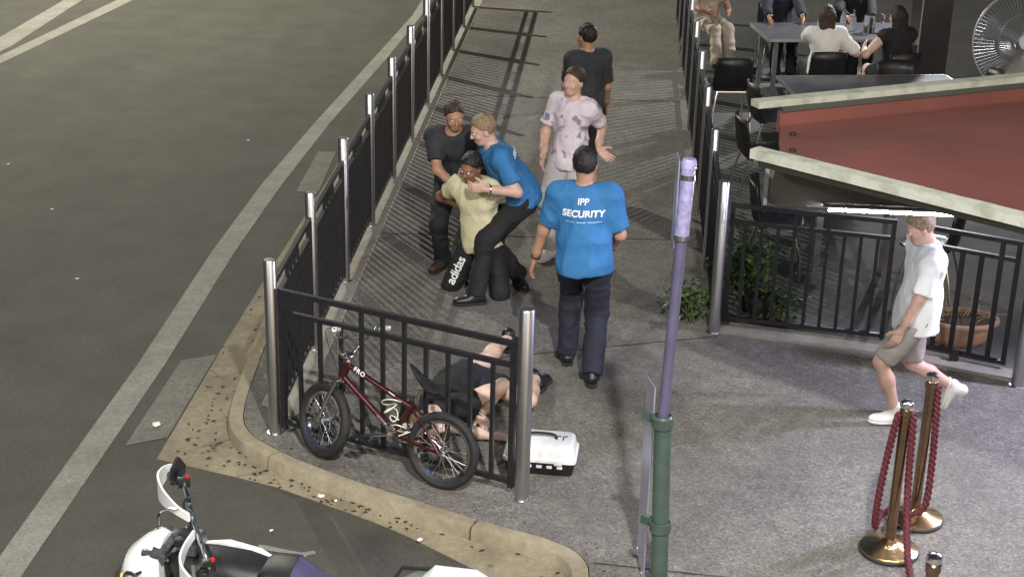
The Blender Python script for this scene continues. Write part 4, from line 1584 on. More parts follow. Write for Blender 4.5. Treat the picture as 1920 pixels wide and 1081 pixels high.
def relax(P, Q, it=2):
    for _ in range(it):
        A = np.zeros_like(P)
        c = np.zeros(len(P))
        for a, b in ((0, 1), (1, 2), (2, 3), (3, 0)):
            np.add.at(A, Q[:, a], P[Q[:, b]])
            np.add.at(c, Q[:, a], 1)
            np.add.at(A, Q[:, b], P[Q[:, a]])
            np.add.at(c, Q[:, b], 1)
        P = P * .5 + .5 * A / c[:, None]
    return P


def fold(P, Q, amp, freq, seed=0.0, ridge=True):
    N = vnormals(P, Q)
    q = P * np.asarray(freq) + seed
    w = vnoise(q + .8 * vnoise(P * 3.1 + seed)[:, None])
    if ridge:
        w = 1 - 2 * np.abs(w) ** .8
    w = w + .4 * vnoise(q * 2.1 + 5)
    return P + N * (w * amp)[:, None]


def skin_obj(name, parts, m, parent):
    Vs, Fs, k = [], [], 0
    for P, Q in parts:
        Vs.append(P)
        Fs.append(Q + k)
        k += len(P)
    P, Q = np.concatenate(Vs), np.concatenate(Fs)
    off = BASE.get(parent.name, Vector((0, 0, 0)))
    P = P - np.array(off)
    me = bpy.data.meshes.new(name)
    me.vertices.add(len(P))
    me.vertices.foreach_set('co', P.astype(np.float32).ravel())
    me.loops.add(len(Q) * 4)
    me.loops.foreach_set('vertex_index', Q.astype(np.int32).ravel())
    me.polygons.add(len(Q))
    me.polygons.foreach_set('loop_start', np.arange(0, len(Q) * 4, 4, dtype=np.int32))
    me.update(calc_edges=True)
    me.validate()
    me.polygons.foreach_set('use_smooth', [True] * len(me.polygons))
    me.materials.append(MATS[m])
    o = bpy.data.objects.new(name, me)
    C.objects.link(o)
    o.parent = parent
    BASE[o.name] = off
    return o


def ik(a, c, l1, l2, pole):
    a, c = np.asarray(a, float), np.asarray(c, float)
    d = c - a
    L = np.linalg.norm(d)
    L2_ = min(L, (l1 + l2) * .998)
    u = d / max(L, 1e-6)
    c = a + u * L2_
    x = (l1 * l1 - l2 * l2 + L2_ * L2_) / (2 * L2_)
    h = math.sqrt(max(0, l1 * l1 - x * x))
    p = np.asarray(pole, float)
    p = p - u * (p @ u)
    p = nv(p)
    return a + u * x + p * h, c


def bbox(pts, m):
    P = np.array(pts)
    return P.min(0) - m, P.max(0) + m


def hand_field(wr, el, d, palm, curl, scale=1.0, side=1):
    """hand at wrist wr, fingers along d, palm facing palm"""
    d = nv(d)
    palm = np.asarray(palm, float)
    palm = nv(palm - d * (palm @ d))
    lat = np.cross(d, palm) * side       # towards the thumb
    lo, hi = bbox([wr, wr + d * .2 * scale, wr + lat * .09, wr - lat * .06], .06)
    F = Field(lo, hi, .0042)
    fd = nv(np.asarray(wr) - np.asarray(el))
    F.cone(wr - fd * .05, wr + d * .01, .027 * scale, .025 * scale, .012)
    M = np.stack([lat, d, palm])
    F.ell(wr + d * .055 * scale, M, np.array([.040, .056, .0165]) * scale, .016)
    F.ell(wr + d * .085 * scale, M, np.array([.041, .022, .014]) * scale, .014)
    for i, (x, L) in enumerate(((.030, .070), (.0105, .079), (-.010, .073), (-.029, .056))):
        b = wr + d * (.094 - .004 * abs(i - 1)) * scale + lat * x * scale
        c = curl * (1 + .12 * i)
        dirv, p = d + lat * (x * 3.2), b
        for j, fr in enumerate((.45, .32, .25)):
            an = c * (j + .6) * .75
            dd = nv(nv(dirv) * math.cos(an) + palm * math.sin(an))
            q = p + dd * L * fr * scale
            F.cone(p, q, (.0092 - .001 * j) * scale, (.0085 - .001 * j) * scale, .005)
            p = q
    b = wr + d * .028 * scale + lat * .03 * scale
    t1 = b + nv(d * .6 + lat * .75 + palm * .25) * .045 * scale
    t2 = t1 + nv(d * .9 + lat * .35 + palm * .3) * .032 * scale
    F.cone(wr + d * .02 * scale + lat * .012, b, .016 * scale, .014 * scale, .012)
    F.cone(b, t1, .0135 * scale, .011 * scale, .008)
    F.cone(t1, t2, .0105 * scale, .0085 * scale, .005)
    P, Q = F.mesh()
    return relax(P, Q, 1), Q


def head_field(c, f, u, neck, s=1.0):
    r = np.cross(f, u)
    M = np.stack([r, f, u])
    lo, hi = bbox([c + u * .14 * s, c - u * .19 * s, c + f * .14 * s, c - f * .12 * s, c + r * .1, c - r * .1], .035)
    F = Field(lo, hi, .0052)
    F.ell(c + u * .03 * s - f * .012 * s, M, np.array([.077, .098, .092]) * s, .03)        # cranium
    F.ell(c - u * .035 * s + f * .030 * s, M, np.array([.060, .066, .085]) * s, .035)       # face
    F.ell(c - u * .09 * s + f * .052 * s, M, np.array([.038, .034, .028]) * s, .03)         # chin
    F.ell(c + u * .026 * s + f * .083 * s, M, np.array([.046, .011, .010]) * s, .02)         # brow
    for q in (-1, 1):
        F.ell(c + u * .004 * s + f * .098 * s + r * .031 * q * s, M, np.array([.016, .010, .009]) * s, .012, sub=True)
        F.ell(c - u * .03 * s + f * .068 * s + r * .042 * q * s, M, np.array([.022, .02, .02]) * s, .02)
        F.ell(c - u * .008 * s - f * .006 * s + r * .079 * q * s, M, np.array([.010, .020, .033]) * s, .007)
        F.ell(c - u * .006 * s + f * .002 * s + r * .088 * q * s, M, np.array([.005, .010, .018]) * s, .006, sub=True)
    F.cone(c + u * .015 * s + f * .092 * s, c - u * .026 * s + f * .112 * s, .008 * s, .0135 * s, .012)
    F.ell(c - u * .034 * s + f * .096 * s, M, np.array([.017, .012, .008]) * s, .008)
    F.ell(c - u * .062 * s + f * .087 * s, M, np.array([.024, .012, .0055]) * s, .006)
    F.ell(c - u * .072 * s + f * .086 * s, M, np.array([.020, .012, .0065]) * s, .006)
    F.cone(neck, c - u * .05 * s - f * .018 * s, .058 * s, .056 * s, .03)
    P, Q = F.mesh()
    return relax(P, Q, 1), Q


def person(label, base, pel, up=(0, 0, 1), fwd=(0, 1, 0), pup=None, hands=None, epole=None, feet=None, kpole=None, toes=None, heel=None,
           hd_dir=None, hd_up=None, sc=1.0, build=1.0, skin='skin_fair', hair='hair_black', hair_len=0, top=None, sleeve=.55, hem=-.06,
           bottom=None, leg=1.0, shoe='shoe_black', sole='sole_dark', hcurl=(.35, .35), hpalm=None, hdir=None, group=None, crop=None,
           loose=.016, fine=.0095, beard=False, shrug=0.0, stretch=True):
    """All coordinates are world positions. up: pelvis-to-neck direction, fwd: chest direction."""
    t = thing('person', base, label, 'person', group)
    A = lambda v: np.asarray(v, float)
    u, f = nv(up), A(fwd)
    f = nv(f - u * (f @ u))
    r = np.cross(f, u)                      # person's right hand side
    pu = nv(pup) if pup is not None else u
    pf = nv(A(fwd) - pu * (A(fwd) @ pu))
    pr = np.cross(pf, pu)
    P = A(pel)
    b = build
    waist = P + pu * .05 * sc + u * .06 * sc
    chest = waist + u * .20 * sc
    neck = waist + u * .385 * sc + f * .0
    sh = {q: waist + u * (.335 + shrug) * sc + r * (.178 if q == 1 else -.178) * sc * (1 + (b - 1) * .5) for q in (1, -1)}
    hip = {q: P - pu * .035 * sc + pr * (.092 * q) * sc for q in (1, -1)}
    hu = nv(hd_up) if hd_up is not None else nv(u + A((0, 0, .15)))
    hf = A(hd_dir) if hd_dir is not None else f
    hf = nv(hf - hu * (hf @ hu))
    head = neck + nv(u * .5 + hu * .5) * .05 * sc + hu * .105 * sc + hf * .02
    UA, FA, TH, SHN = .295 * sc, .262 * sc, .435 * sc, .425 * sc
    el, wr, kn, an = {}, {}, {}, {}
    epole = epole or {}
    kpole = kpole or {}
    for q in (1, -1):
        el[q], wr[q] = ik(sh[q], hands[q], UA, FA, epole.get(q, -f * 1.0 + r * q * .4))
        kn[q], an[q] = ik(hip[q], feet[q], TH, SHN, kpole.get(q, pf))
    pts = [P, neck, head] + list(sh.values()) + list(el.values()) + list(wr.values()) + list(kn.values()) + list(an.values())
    lo, hi = bbox(pts, .19)
    T = np.stack([r, f, u])
    TP = np.stack([pr, pf, pu])

    def torso(F, infl, kk=.06):
        F.ell(P + pu * .0, TP, np.array([.160 * b, .118 * b, .125]) * sc, kk, infl=infl)
        F.ell(waist + u * .02 * sc, T, np.array([.142 * b, .108 * b, .14]) * sc, kk, infl=infl)
        F.ell(chest + u * .03 * sc + f * .008, T, np.array([.162 * b, .115 * b, .175]) * sc, kk, infl=infl)
        F.cone(sh[-1] - r * -.02 * sc, sh[1] - r * .02 * sc, .060 * sc, .060 * sc, .06, infl=infl)

    # ---- body
    F = Field(lo, hi, fine)
    torso(F, -.006)
    F.cone(neck - u * .06 * sc, neck + u * .045 * sc + hf * .005, .07 * sc, .056 * sc, .05)
    for q in (1, -1):
        F.cone(sh[q], el[q], .052 * sc * (.5 + .5 * b), .040 * sc, .045)
        F.cone(sh[q] + (el[q] - sh[q]) * .25, sh[q] + (el[q] - sh[q]) * .6, .050 * sc * (.5 + .5 * b), .044 * sc, .04)
        F.cone(el[q], wr[q] * .72 + el[q] * .28, .041 * sc, .036 * sc, .03)
        F.cone(wr[q] * .7 + el[q] * .3, wr[q] - nv(wr[q] - el[q]) * .012, .036 * sc, .0255 * sc, .02)
        F.cone(hip[q], kn[q], .084 * sc * (.6 + .4 * b), .054 * sc, .05)
        F.cone(kn[q], kn[q] * .62 + an[q] * .38, .053 * sc, .056 * sc, .03)
        kb_ = nv(np.cross(np.cross(kn[q] - hip[q], an[q] - kn[q]), an[q] - kn[q])) if np.linalg.norm(np.cross(kn[q] - hip[q], an[q] - kn[q])) > 1e-4 else -pf
        calf = kn[q] * .66 + an[q] * .34 - pf * .012
        F.cone(calf, an[q] * .9 + kn[q] * .1, .052 * sc, .035 * sc, .03)
        F.cone(an[q] * .88 + kn[q] * .12, an[q], .036 * sc, .036 * sc, .02)
    Pm, Qm = F.mesh()
    parts = [(relax(Pm, Qm, 1), Qm), head_field(head, hf, hu, neck + u * .0, .96 * sc)]
    for q in (1, -1):
        d = nv(wr[q] - el[q])
        if hdir and q in hdir:
            d = nv(A(hdir[q]))
        pal = A(hpalm[q]) if hpalm and q in hpalm else -r * q
        parts.append(hand_field(wr[q], el[q], d, pal, hcurl[0 if q == 1 else 1], sc, side=q))
    bo = skin_obj('body', parts, skin, t)
    t_eye = MB()
    for q in (-1, 1):
        hr = np.cross(hf, hu)
        c = head + hu * .004 + hf * .083 * sc + hr * .030 * q * sc
        eo = MB().lathe([(.001, -.010), (.0075, -.007), (.0105, 0), (.0075, .007), (.001, .010)], c, 12, axis=hf).build('eye', 'eye_white', bo)
        MB().lathe([(.0048, .0), (.001, .0025)], Vector(c) + Vector(hf) * .0088, 10, axis=hf).build('iris', 'eye_dark', eo)
    # ---- hair
    if hair:
        hr = np.cross(hf, hu)
        M = np.stack([hr, hf, hu])
        lo2, hi2 = bbox([head + hu * .16, head - hu * (.14 + hair_len), head + hf * .15, head - hf * .15, head + hr * .14, head - hr * .14], .03)
        G = Field(lo2, hi2, .007)
        cut = [(head + hf * .062 + hu * .07, nv(hf * .75 - hu * .65)), (head - hu * .055 - hf * .04, nv(-hu * 1.0 + hf * .55))]
        G.ell(head + hu * .034 - hf * .014, M, np.array([.083, .104, .098]) * sc, .02, cut=cut)
        if hair_len > 0:
            for q in (-1, -.4, .4, 1):
                G.cone(head - hf * .05 + hr * .05 * q, head - hf * .065 + hr * .06 * q - hu * (.1 + hair_len), .045, .03, .04)
        Ph, Qh = G.mesh()
        if len(Ph):
            Ph = fold(Ph, Qh, .0035, (42, 42, 30), 3.0)
            skin_obj('hair', [(Ph, Qh)], hair, bo)
    # ---- top
    rb_top = None
    if top:
        F = Field(lo, hi, fine)
        torso(F, loose)
        F.ell(waist, T, np.array([.150 * b, .112 * b, .17]) * sc, .05, infl=loose)
        hp = P + pu * (hem * sc)
        if hem < .05:
            F.ell(hp + pu * .01, TP, np.array([.158 * b, .128 * b, .18]) * sc, .05, infl=loose + .008)
        F.plane(hp, -pu)
        F.ell(neck + u * .03 + f * .022, T, (.074, .078, .05), .008, sub=True)
        for q in (1, -1):
            e = sh[q] + (el[q] - sh[q]) * min(1, sleeve / .62)
            F.cone(sh[q] - r * q * .01, e, .060 * sc * (.6 + .4 * b), (.060 if sleeve < .62 else .05) * sc * (.6 + .4 * b), .055, flat='b', infl=loose * .55)
            if sleeve > .62:
                e2 = el[q] + (wr[q] - el[q]) * (sleeve - .62) / .38
                F.cone(el[q], e2, .050 * sc, .036 * sc, .03, flat='b', infl=loose * .6)
        Pt, Qt = F.mesh()
        Pt = relax(Pt, Qt, 1)
        Pt = fold(Pt, Qt, .011, (7, 7, 5), base[0] * 7)
        Pt = fold(Pt, Qt, .004, (16, 16, 9), base[0] * 5 + 2)
        ob = skin_obj('shirt', [(Pt, Qt)], top, t)
        rb_top = (ob, BVHTree.FromPolygons([Vector(v) for v in Pt], [tuple(int(i) for i in q) for q in Qt]))
    # ---- trousers or shorts
    rb_bot = None
    if bottom:
        F = Field(lo, hi, fine)
        F.ell(P, TP, np.array([.156 * b, .116 * b, .12]) * sc, .05, infl=.008)
        F.plane(P + pu * .085 * sc, pu)
        for q in (1, -1):
            if leg >= 1.0:
                F.cone(hip[q], kn[q], .094 * sc * (.4 + .6 * b), .071 * sc * (.4 + .6 * b), .04, infl=.006)
                F.cone(kn[q], an[q] + nv(an[q] - kn[q]) * .025, .070 * sc * (.4 + .6 * b), .062 * sc * (.4 + .6 * b), .03, flat='b', infl=.006)
            else:
                L_ = leg / .5
                if L_ <= 1:
                    e = hip[q] + (kn[q] - hip[q]) * L_
                    F.cone(hip[q], e, .094 * sc * (.6 + .4 * b), (.090 - .012 * L_) * sc, .04, flat='b', infl=.006)
                else:
                    F.cone(hip[q], kn[q], .094 * sc * (.6 + .4 * b), .076 * sc, .04, infl=.006)
                    F.cone(kn[q], kn[q] + (an[q] - kn[q]) * (L_ - 1), .074 * sc, .074 * sc, .03, flat='b', infl=.006)
        Pt, Qt = F.mesh()
        Pt = relax(Pt, Qt, 1)
        Pt = fold(Pt, Qt, .009, (7, 7, 12) if leg >= 1 else (9, 9, 6), base[1] * 3 + 1)
        ob = skin_obj('trousers' if leg >= 1 else 'shorts', [(Pt, Qt)], bottom, t)
        rb_bot = (ob, BVHTree.FromPolygons([Vector(v) for v in Pt], [tuple(int(i) for i in q) for q in Qt]))
    # ---- shoes
    for q in (1, -1):
        td = nv(A(toes[q])) if toes and q in toes else nv(A((pf[0], pf[1], 0)))
        shin = nv(kn[q] - an[q])
        su = nv(shin - td * (shin @ td)) if heel and q in heel else A((0, 0, 1))
        if heel and q in heel:
            su = nv(A(heel[q]))
            td = nv(td - su * (td @ su))
        sr = np.cross(td, su)
        M = np.stack([sr, td, su])
        a = an[q] - su * .045 * sc
        lo2, hi2 = bbox([a + td * .21, a - td * .09, a + su * .13, a - su * .06], .06)
        G = Field(lo2, hi2, .0065)
        G.cone(a - td * .035 * sc, a + td * .05 * sc, .040 * sc, .042 * sc, .03)
        G.ell(a + td * .11 * sc - su * .012, M, np.array([.046, .085, .036]) * sc, .035)
        G.cone(an[q] - su * .03, an[q] + su * .03, .046 * sc, .047 * sc, .03)
        bt = a - su * .030 * sc
        G.plane(bt, -su)
        Ps, Qs = G.mesh()
        so_ = skin_obj('shoe', [(relax(Ps, Qs, 1), Qs)], shoe, t)
        G = Field(lo2, hi2, .0065)
        G.ell(a + td * .10 * sc - su * .03, M, np.array([.050, .098, .05]) * sc, .03)
        G.ell(a - td * .03 * sc - su * .03, M, np.array([.043, .055, .05]) * sc, .04)
        G.plane(bt - su * .020 * sc, -su)
        G.plane(bt + su * .003, su)
        Ps, Qs = G.mesh()
        skin_obj('sole', [(Ps, Qs)], sole, so_)
    return dict(root=t, body=bo, top=rb_top, bottom=rb_bot, sh=sh, el=el, wr=wr, kn=kn, an=an, hip=hip, r=r, f=f, u=u, waist=waist, neck=neck, head=head, pf=pf, pr=pr)


AH = .095      # ankle height over the ground in shoes

# guard with the lettered back, walking away
g1 = person('broad security guard in blue shirt seen from behind, hands free', (-.14, 10.5, 0), (-.145, 10.52, .905), up=(-.035, .03, 1), fwd=(.06, 1, 0),
            hands={-1: (-.505, 10.66, .80), 1: (.05, 10.74, .90)}, epole={-1: (-.6, -.8, 0), 1: (.5, -1, 0)}, feet={-1: (-.245, 10.72, AH), 1: (-.05, 10.36, AH + .01)},
            toes={-1: (-.25, 1, 0), 1: (.05, 1, 0)}, sc=1.02, build=1.05, skin='skin_tan', hair='hair_black', top='cloth_blue', sleeve=.50, hem=-.10, bottom='cloth_navy',
            hd_dir=(-.1, 1, -.1), hcurl=(.5, .45), loose=.02)
bt = g1['top']
ctr = Vector(g1['waist'] + g1['u'] * .24)
bx, bz = Vector(g1['r']), -Vector(g1['f'])
by = Vector(g1['u'])
for txt, size, dy, sh_, bold, mt, nm, spc in (('IPP', .062, .085, .1, .0010, 'label_white', 'logo', 1.0), ('SECURITY', .066, .0, .12, .0022, 'label_white', 'back_lettering', 1.0)):
    text_obj(txt, size, mt, nm, bt[0], frame4(ctr + by * dy - bx * .0, bx, by, bz), shear=sh_, bold=bold, spacing=spc, target=bt[1], off=.003)
for k, (x0, x1) in enumerate(((-.125, -.06), (-.045, .02), (.035, .13))):
    m_ = MB()
    n_ = 8
    for i in range(n_ + 1):
        for dy in (-.055, -.063):
            w_ = ctr + bx * (x0 + (x1 - x0) * i / n_) + by * dy
            h_ = bt[1].ray_cast(w_ + bz * .35, -bz)
            m_.v.append(tuple((h_[0] if h_[0] is not None else w_) + bz * .003))
    m_.f = [(2 * i, 2 * i + 2, 2 * i + 3, 2 * i + 1) for i in range(n_)]
    m_.build('small_print', 'label_blue', bt[0], smooth=False)
wr_ = Vector(g1['wr'][-1]) - Vector(g1['wr'][-1] - g1['el'][-1]).normalized() * .03
MB().torus(wr_, Vector(g1['wr'][-1] - g1['el'][-1]), .031, .006, 20, 8).build('wristband', 'black_plastic', g1['root'])

# second guard, bent forward over the kneeling person
g2 = person('security guard in blue shirt bending forward to hold the kneeling person', (-.85, 11.9, 0), (-.70, 12.14, .80), up=(-.34, -.14, .60), fwd=(-1, -.35, -.35), pup=(-.22, -.08, 1),
            hands={-1: (-.95, 11.74, .97), 1: (-1.14, 12.14, .98)}, epole={-1: (.7, -.35, -1.2), 1: (.4, 1, -.2)}, feet={-1: (-1.0, 11.76, AH), 1: (-.70, 12.22, AH)},
            kpole={-1: (-1, -.2, .3), 1: (-.4, -.3, .2)}, toes={-1: (-1, -.28, 0), 1: (.35, -.8, 0)}, hd_dir=(-1, -.3, -.5), hd_up=(-.35, -.1, 1), sc=.99, build=1.05, skin='skin_fair', hair='hair_fair',
            top='cloth_blue', sleeve=.45, hem=-.06, bottom='cloth_black', hcurl=(.9, .9), loose=.018)
bt = g2['top']
bz = -Vector(g2['f'])
ctr = Vector(g2['waist'] + g2['u'] * .26)
text_obj('SECURITY', .06, 'label_white', 'back_lettering', bt[0], frame4(ctr, Vector(g2['r']), Vector(g2['u']), bz), shear=.12, bold=.002, target=bt[1], off=.003)
for k_ in (-1,):
    q_ = Vector(g2['wr'][k_]).lerp(Vector(g2['el'][k_]), .15)
    MB().torus(q_, Vector(g2['wr'][k_] - g2['el'][k_]), .034, .008, 20, 8).build('watch', 'chrome', g2['root'])

# kneeling person held between them
p5_ = person('kneeling person in pale yellow top and lettered black shorts held by guards', (-1.1, 12.0, 0), (-.99, 12.06, .47), up=(-.14, -.10, 1), fwd=(-.45, -1, 0),
             hands={-1: (-.93, 12.24, .62), 1: (-1.12, 12.26, .62)}, epole={-1: (.8, .3, 0), 1: (-.8, .3, 0)}, feet={-1: (-.87, 12.32, .11), 1: (-1.03, 12.42, .10)},
             kpole={-1: (.1, -1, -.1), 1: (-.55, -1, -.1)}, toes={-1: (.05, .3, -1), 1: (-.1, .5, -1)}, heel={-1: (-.1, .95, .25), 1: (-.1, .95, .25)}, hd_dir=(-.6, -1, -.7), hd_up=(-.1, -.35, 1), sc=.96, build=.98,
             skin='skin_brown', hair='hair_black', top='cloth_yellow', sleeve=.32, hem=-.10, bottom='cloth_black', leg=.56, shoe='shoe_black', sole='sole_white', loose=.02)
bb_ = p5_['bottom']
hpv, knv = Vector(p5_['hip'][1]), Vector(p5_['kn'][1])
ln = (hpv - knv).normalized()
zz = (Vector((0, 0, CAMZ)) - knv).normalized()
zz = Vector((-.15, -1, .25))
zz = (zz - ln * zz.dot(ln)).normalized()
text_obj('adidas', .105, 'label_white', 'leg_lettering', bb_[0], frame4(knv.lerp(hpv, .34) + zz * .02, ln, zz.cross(ln), zz), bold=.0015, spacing=.95, target=bb_[1], off=.004)

# man in dark clothes stooping on the railing side
p6 = person('stooping man in dark shirt and trousers next to the roadside railing', (-1.33, 12.5, 0), (-1.26, 12.68, .76), up=(-.02, -.26, .60), fwd=(.15, -1, -.3), pup=(0, -.1, 1),
            hands={1: (-1.20, 12.20, .80), -1: (-1.03, 12.26, .92)}, epole={1: (-1, 0, -.3), -1: (.8, .3, -.2)}, feet={1: (-1.36, 12.52, AH), -1: (-1.13, 12.86, AH)},
            kpole={1: (-.1, -1, 0), -1: (.1, -1, 0)}, toes={1: (-.5, -1, 0), -1: (.2, -1, 0)}, hd_dir=(.35, -1, -.4), hd_up=(0, -.3, 1), sc=.98, build=1.0, skin='skin_tan', hair='hair_brown',
            top='cloth_charcoal', sleeve=.45, hem=-.05, bottom='cloth_black', shoe='shoe_brown', hcurl=(.9, .9))

# onlookers on the footpath
p2 = person('onlooker in white printed shirt and pale trousers holding out an open hand', (-.33, 12.95, 0), (-.34, 12.98, .90), up=(.04, 0, 1), fwd=(-.55, -1, 0),
            hands={-1: (-.10, 12.86, 1.00), 1: (-.56, 12.84, .92)}, epole={-1: (.25, .9, 0), 1: (-.2, .9, -.1)}, feet={1: (-.47, 12.9, AH), -1: (-.22, 13.1, AH)}, toes={1: (-.6, -1, 0), -1: (-.1, -1, 0)},
            sc=.98, build=.90, skin='skin_fair', hair='hair_brown', top='cloth_print', sleeve=.45, hem=-.10, bottom='cloth_lightgrey', shoe='shoe_white', sole='sole_white',
            hcurl=(.3, .12), hdir={-1: (.75, -.25, -.55)}, hpalm={-1: (-.2, -.6, .7)}, hd_dir=(-.7, -1, -.15))
pd = person('onlooker in plain dark shirt and dark shorts seen from behind', (-.22, 14.6, 0), (-.24, 14.62, .90), up=(-.02, 0, 1), fwd=(-.35, 1, 0),
            hands={-1: (-.46, 14.80, .84), 1: (-.06, 14.86, .84)}, epole={-1: (-.2, -1, 0), 1: (.2, -1, 0)}, feet={-1: (-.33, 14.70, AH), 1: (-.12, 14.5, AH)},
            sc=.99, build=.93, skin='skin_tan', hair='hair_black', top='cloth_charcoal', sleeve=.5, hem=-.10, bottom='cloth_black', leg=.52, hd_dir=(-.75, .75, -.1))

# person lying on the ground behind the bicycle
ply = person('person in black crop top and shorts lying face down behind the railing', (-.9, 9.9, 0), (-.96, 10.02, .125), up=(-.24, -1, .03), fwd=(.30, -.05, -1), pup=(-.22, -1, .05),
             hands={1: (-.66, 9.36, .045), -1: (-.79, 9.66, .05)}, epole={1: (-.2, -1, .0), -1: (.9, .5, .35)}, feet={1: (-.66, 10.96, .09), -1: (-.45, 10.24, .08)}, kpole={1: (.35, 0, -.2), -1: (.45, -1, .05)},
             toes={1: (.5, .9, -.35), -1: (.35, 1, -.3)}, heel={1: (-.3, .25, 1), -1: (-.6, .2, .8)}, hd_dir=(.85, -.2, -.3), hd_up=(-.25, -1, -.05), sc=1.06, build=.90, skin='skin_pale', hair='hair_fair', hair_len=.0,
             top='cloth_black', sleeve=.22, hem=.10, bottom='cloth_navy', leg=.27, shoe='shoe_black', hcurl=(.35, .25), hpalm={1: (0, 0, -1), -1: (.2, -.2, -1)}, hdir={1: (1, .12, -.05), -1: (.55, -.9, -.2)}, loose=.012)
q_ = Vector(ply['wr'][-1]).lerp(Vector(ply['el'][-1]), .08)
MB().torus(q_, Vector(ply['wr'][-1] - ply['el'][-1]), .032, .005, 20, 8).build('bracelet', 'brass', ply['root'])
q_ = Vector(ply['wr'][-1]).lerp(Vector(ply['el'][-1]), .16)
MB().torus(q_, Vector(ply['wr'][-1] - ply['el'][-1]), .034, .004, 20, 8).build('bracelet', 'chrome', ply['root'])

# walker in white at the terrace gate
pw = person('walker in white shirt and grey shorts striding past the terrace gate', (2.1, 10.03, 0), (2.10, 10.05, .815), up=(.04, 0, 1), fwd=(-1, -.12, 0),
            hands={-1: (1.97, 9.86, .74), 1: (2.12, 10.34, .76)}, epole={-1: (.6, -.5, 0), 1: (.9, .4, 0)}, feet={-1: (2.02, 9.98, AH), 1: (2.46, 10.16, .20)}, kpole={-1: (-1, 0, 0), 1: (-1, 0, -.2)},
            toes={-1: (-1, -.08, 0), 1: (-.25, 0, -1)}, heel={1: (.9, 0, -.15)}, hd_dir=(-1, -.1, -.5), hd_up=(-.45, 0, 1), sc=.91, build=1.0, skin='skin_fair', hair='hair_fair', top='cloth_white', sleeve=.52, hem=-.14, bottom='cloth_greyshort', leg=.46,
            shoe='shoe_white', sole='sole_white', loose=.024)

# diners, seated
SZ = .55


def diner(label, x, y, ang, hands, top, bottom, skin, hair, hl=0, leg=1.0, sleeve=.5, lean=.1, shoe='shoe_black', feet_out=.42, sc=.97):
    f = V(-math.sin(ang), math.cos(ang), 0)
    rr = V(f.y, -f.x, 0)
    p = V(x, y, SZ)
    return person(label, (x, y, .012), p, up=f * lean + V(0, 0, 1), fwd=f, hands=hands,
                  feet={q: p + f * feet_out + rr * .1 * q + V(0, 0, .107 - SZ) for q in (1, -1)}, kpole={q: V(0, 0, 1) + f for q in (1, -1)},
                  sc=sc, skin=skin, hair=hair, hair_len=hl, top=top, sleeve=sleeve, hem=-.02, bottom=bottom, leg=leg, shoe=shoe, fine=.012, group='seated diners')


diner('diner in white shirt sitting with back turned at the far table', 2.33, 17.70, R(10), {1: (2.52, 17.95, .80), -1: (2.14, 18.28, .82)}, 'cloth_white', 'cloth_black', 'skin_fair', 'hair_brown', sleeve=.58, hl=.05)
diner('bare-armed woman in dark dress beside the column', 3.14, 17.78, R(25), {-1: (2.80, 17.98, .78), 1: (3.2, 18.3, .82)}, 'cloth_black', 'cloth_black', 'skin_pale', 'hair_black', hl=.14, leg=.4, sleeve=.12)
diner('dark-clothed diner resting a hand on the far table', 2.0, 19.92, R(190), {1: (1.84, 19.32, .80), -1: (2.25, 19.35, .80)}, 'cloth_navy', 'cloth_black', 'skin_tan', 'hair_black', sleeve=.95)
diner('dark-clothed diner behind the bottles and glasses', 2.95, 20.05, R(190), {1: (2.8, 19.5, .80), -1: (3.1, 19.5, .80)}, 'cloth_black', 'cloth_black', 'skin_fair', 'hair_black', sleeve=.95)
diner('person in beige trousers and brown shoes by the terrace railing', 1.14, 20.40, R(205), {1: (1.1, 20.0, .72), -1: (1.4, 20.05, .72)}, 'cloth_beige', 'cloth_beige', 'skin_tan', 'hair_brown', shoe='shoe_brown', feet_out=.55)
#/PEOPLE#
#LAMPS#
# ------------------------------------------------------------------ lamps of the place (outside the picture)


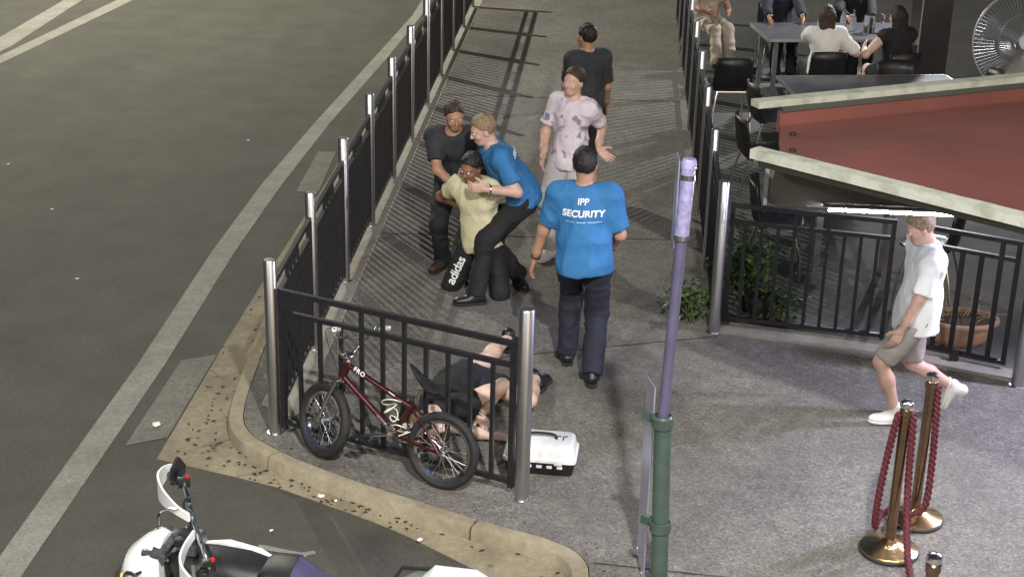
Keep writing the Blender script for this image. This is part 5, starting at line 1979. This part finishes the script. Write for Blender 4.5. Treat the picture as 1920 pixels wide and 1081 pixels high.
def street_lamp(x, y, h, ax, ay, col, power, size, label):
    t = thing('street_lamp', (x, y, RZ), label, 'street lamp', None)
    MB().lathe([(.16, 0), (.16, .02), (.09, .04), (.08, 1.2), (.05, h - RZ - .3)], (x, y, RZ), 18).build('pole', 'lamp_body', t)
    hx, hy = x + ax, y + ay
    MB().tube(catmull([(x, y, h - .4), (x + ax * .15, y + ay * .15, h + .1), (x + ax * .5, y + ay * .5, h + .28), (hx, hy, h + .25)], 6), .035, 10).build('arm', 'lamp_body', t)
    hd_ = MB().box((hx, hy, h + .21), (.5, .3, .1), rz=math.atan2(ay, ax), bev=.03).build('lamp_head', 'lamp_body', t)
    ld = bpy.data.lights.new('lamp_light', 'SPOT')
    ld.energy = power
    ld.color = col
    ld.shadow_soft_size = size
    ld.spot_size = R(165)
    ld.spot_blend = .6
    lo = bpy.data.objects.new('lamp_light', ld)
    C.objects.link(lo)
    lo.parent = t
    lo.location = V(hx, hy, h + .12) - V(x, y, RZ)
    return t


street_lamp(-10.6, 24.6, 8.7, 1.3, -.4, (1.0, .96, .80), 8600, .08, 'tall grey street lamp across the road beyond the corner')
street_lamp(-9.0, -3.5, 9.0, 1.5, .3, (1.0, .96, .85), 6200, .6, 'tall grey street lamp on the near side of the road')
street_lamp(2.7, 1.0, 7.6, -1.6, .6, (1.0, .98, .95), 5800, .12, 'tall grey lamp standing on the footpath behind the viewpoint')


def flood(x, y, z, target, col, power, size, label, spot=110):
    t = thing('flood_light', (x, y, z), label, 'flood light')
    d = (V(target) - V(x, y, z)).normalized()
    Mx = d.to_track_quat('-Z', 'Y').to_matrix()
    MB().box(V(x, y, z) - d * .05, (.30, .22, .06), M=Mx, bev=.015).build('housing', 'lamp_body', t)
    MB().tube([V(x, y, z) - d * .07, V(x, y, z) - d * .14 + V(0, 0, .08)], .012, 8).build('bracket', 'lamp_body', t)
    ld = bpy.data.lights.new('flood_beam', 'SPOT')
    ld.energy = power
    ld.color = col
    ld.shadow_soft_size = size
    ld.spot_size = R(spot)
    ld.spot_blend = .5
    lo = bpy.data.objects.new('flood_beam', ld)
    C.objects.link(lo)
    lo.parent = t
    lo.rotation_euler = d.to_track_quat('-Z', 'Y').to_euler()
    return t


flood(4.3, 10.4, 2.15, (1.6, 8.0, 0), (.70, .70, 1.0), 800, .10, 'grey flood light under the red awning shining on the entrance paving', 130)
flood(4.6, 20.6, 3.4, (2.6, 18.0, .8), (.92, .94, 1.0), 1300, .08, 'grey flood light over the dining tables', 80)
#/LAMPS#
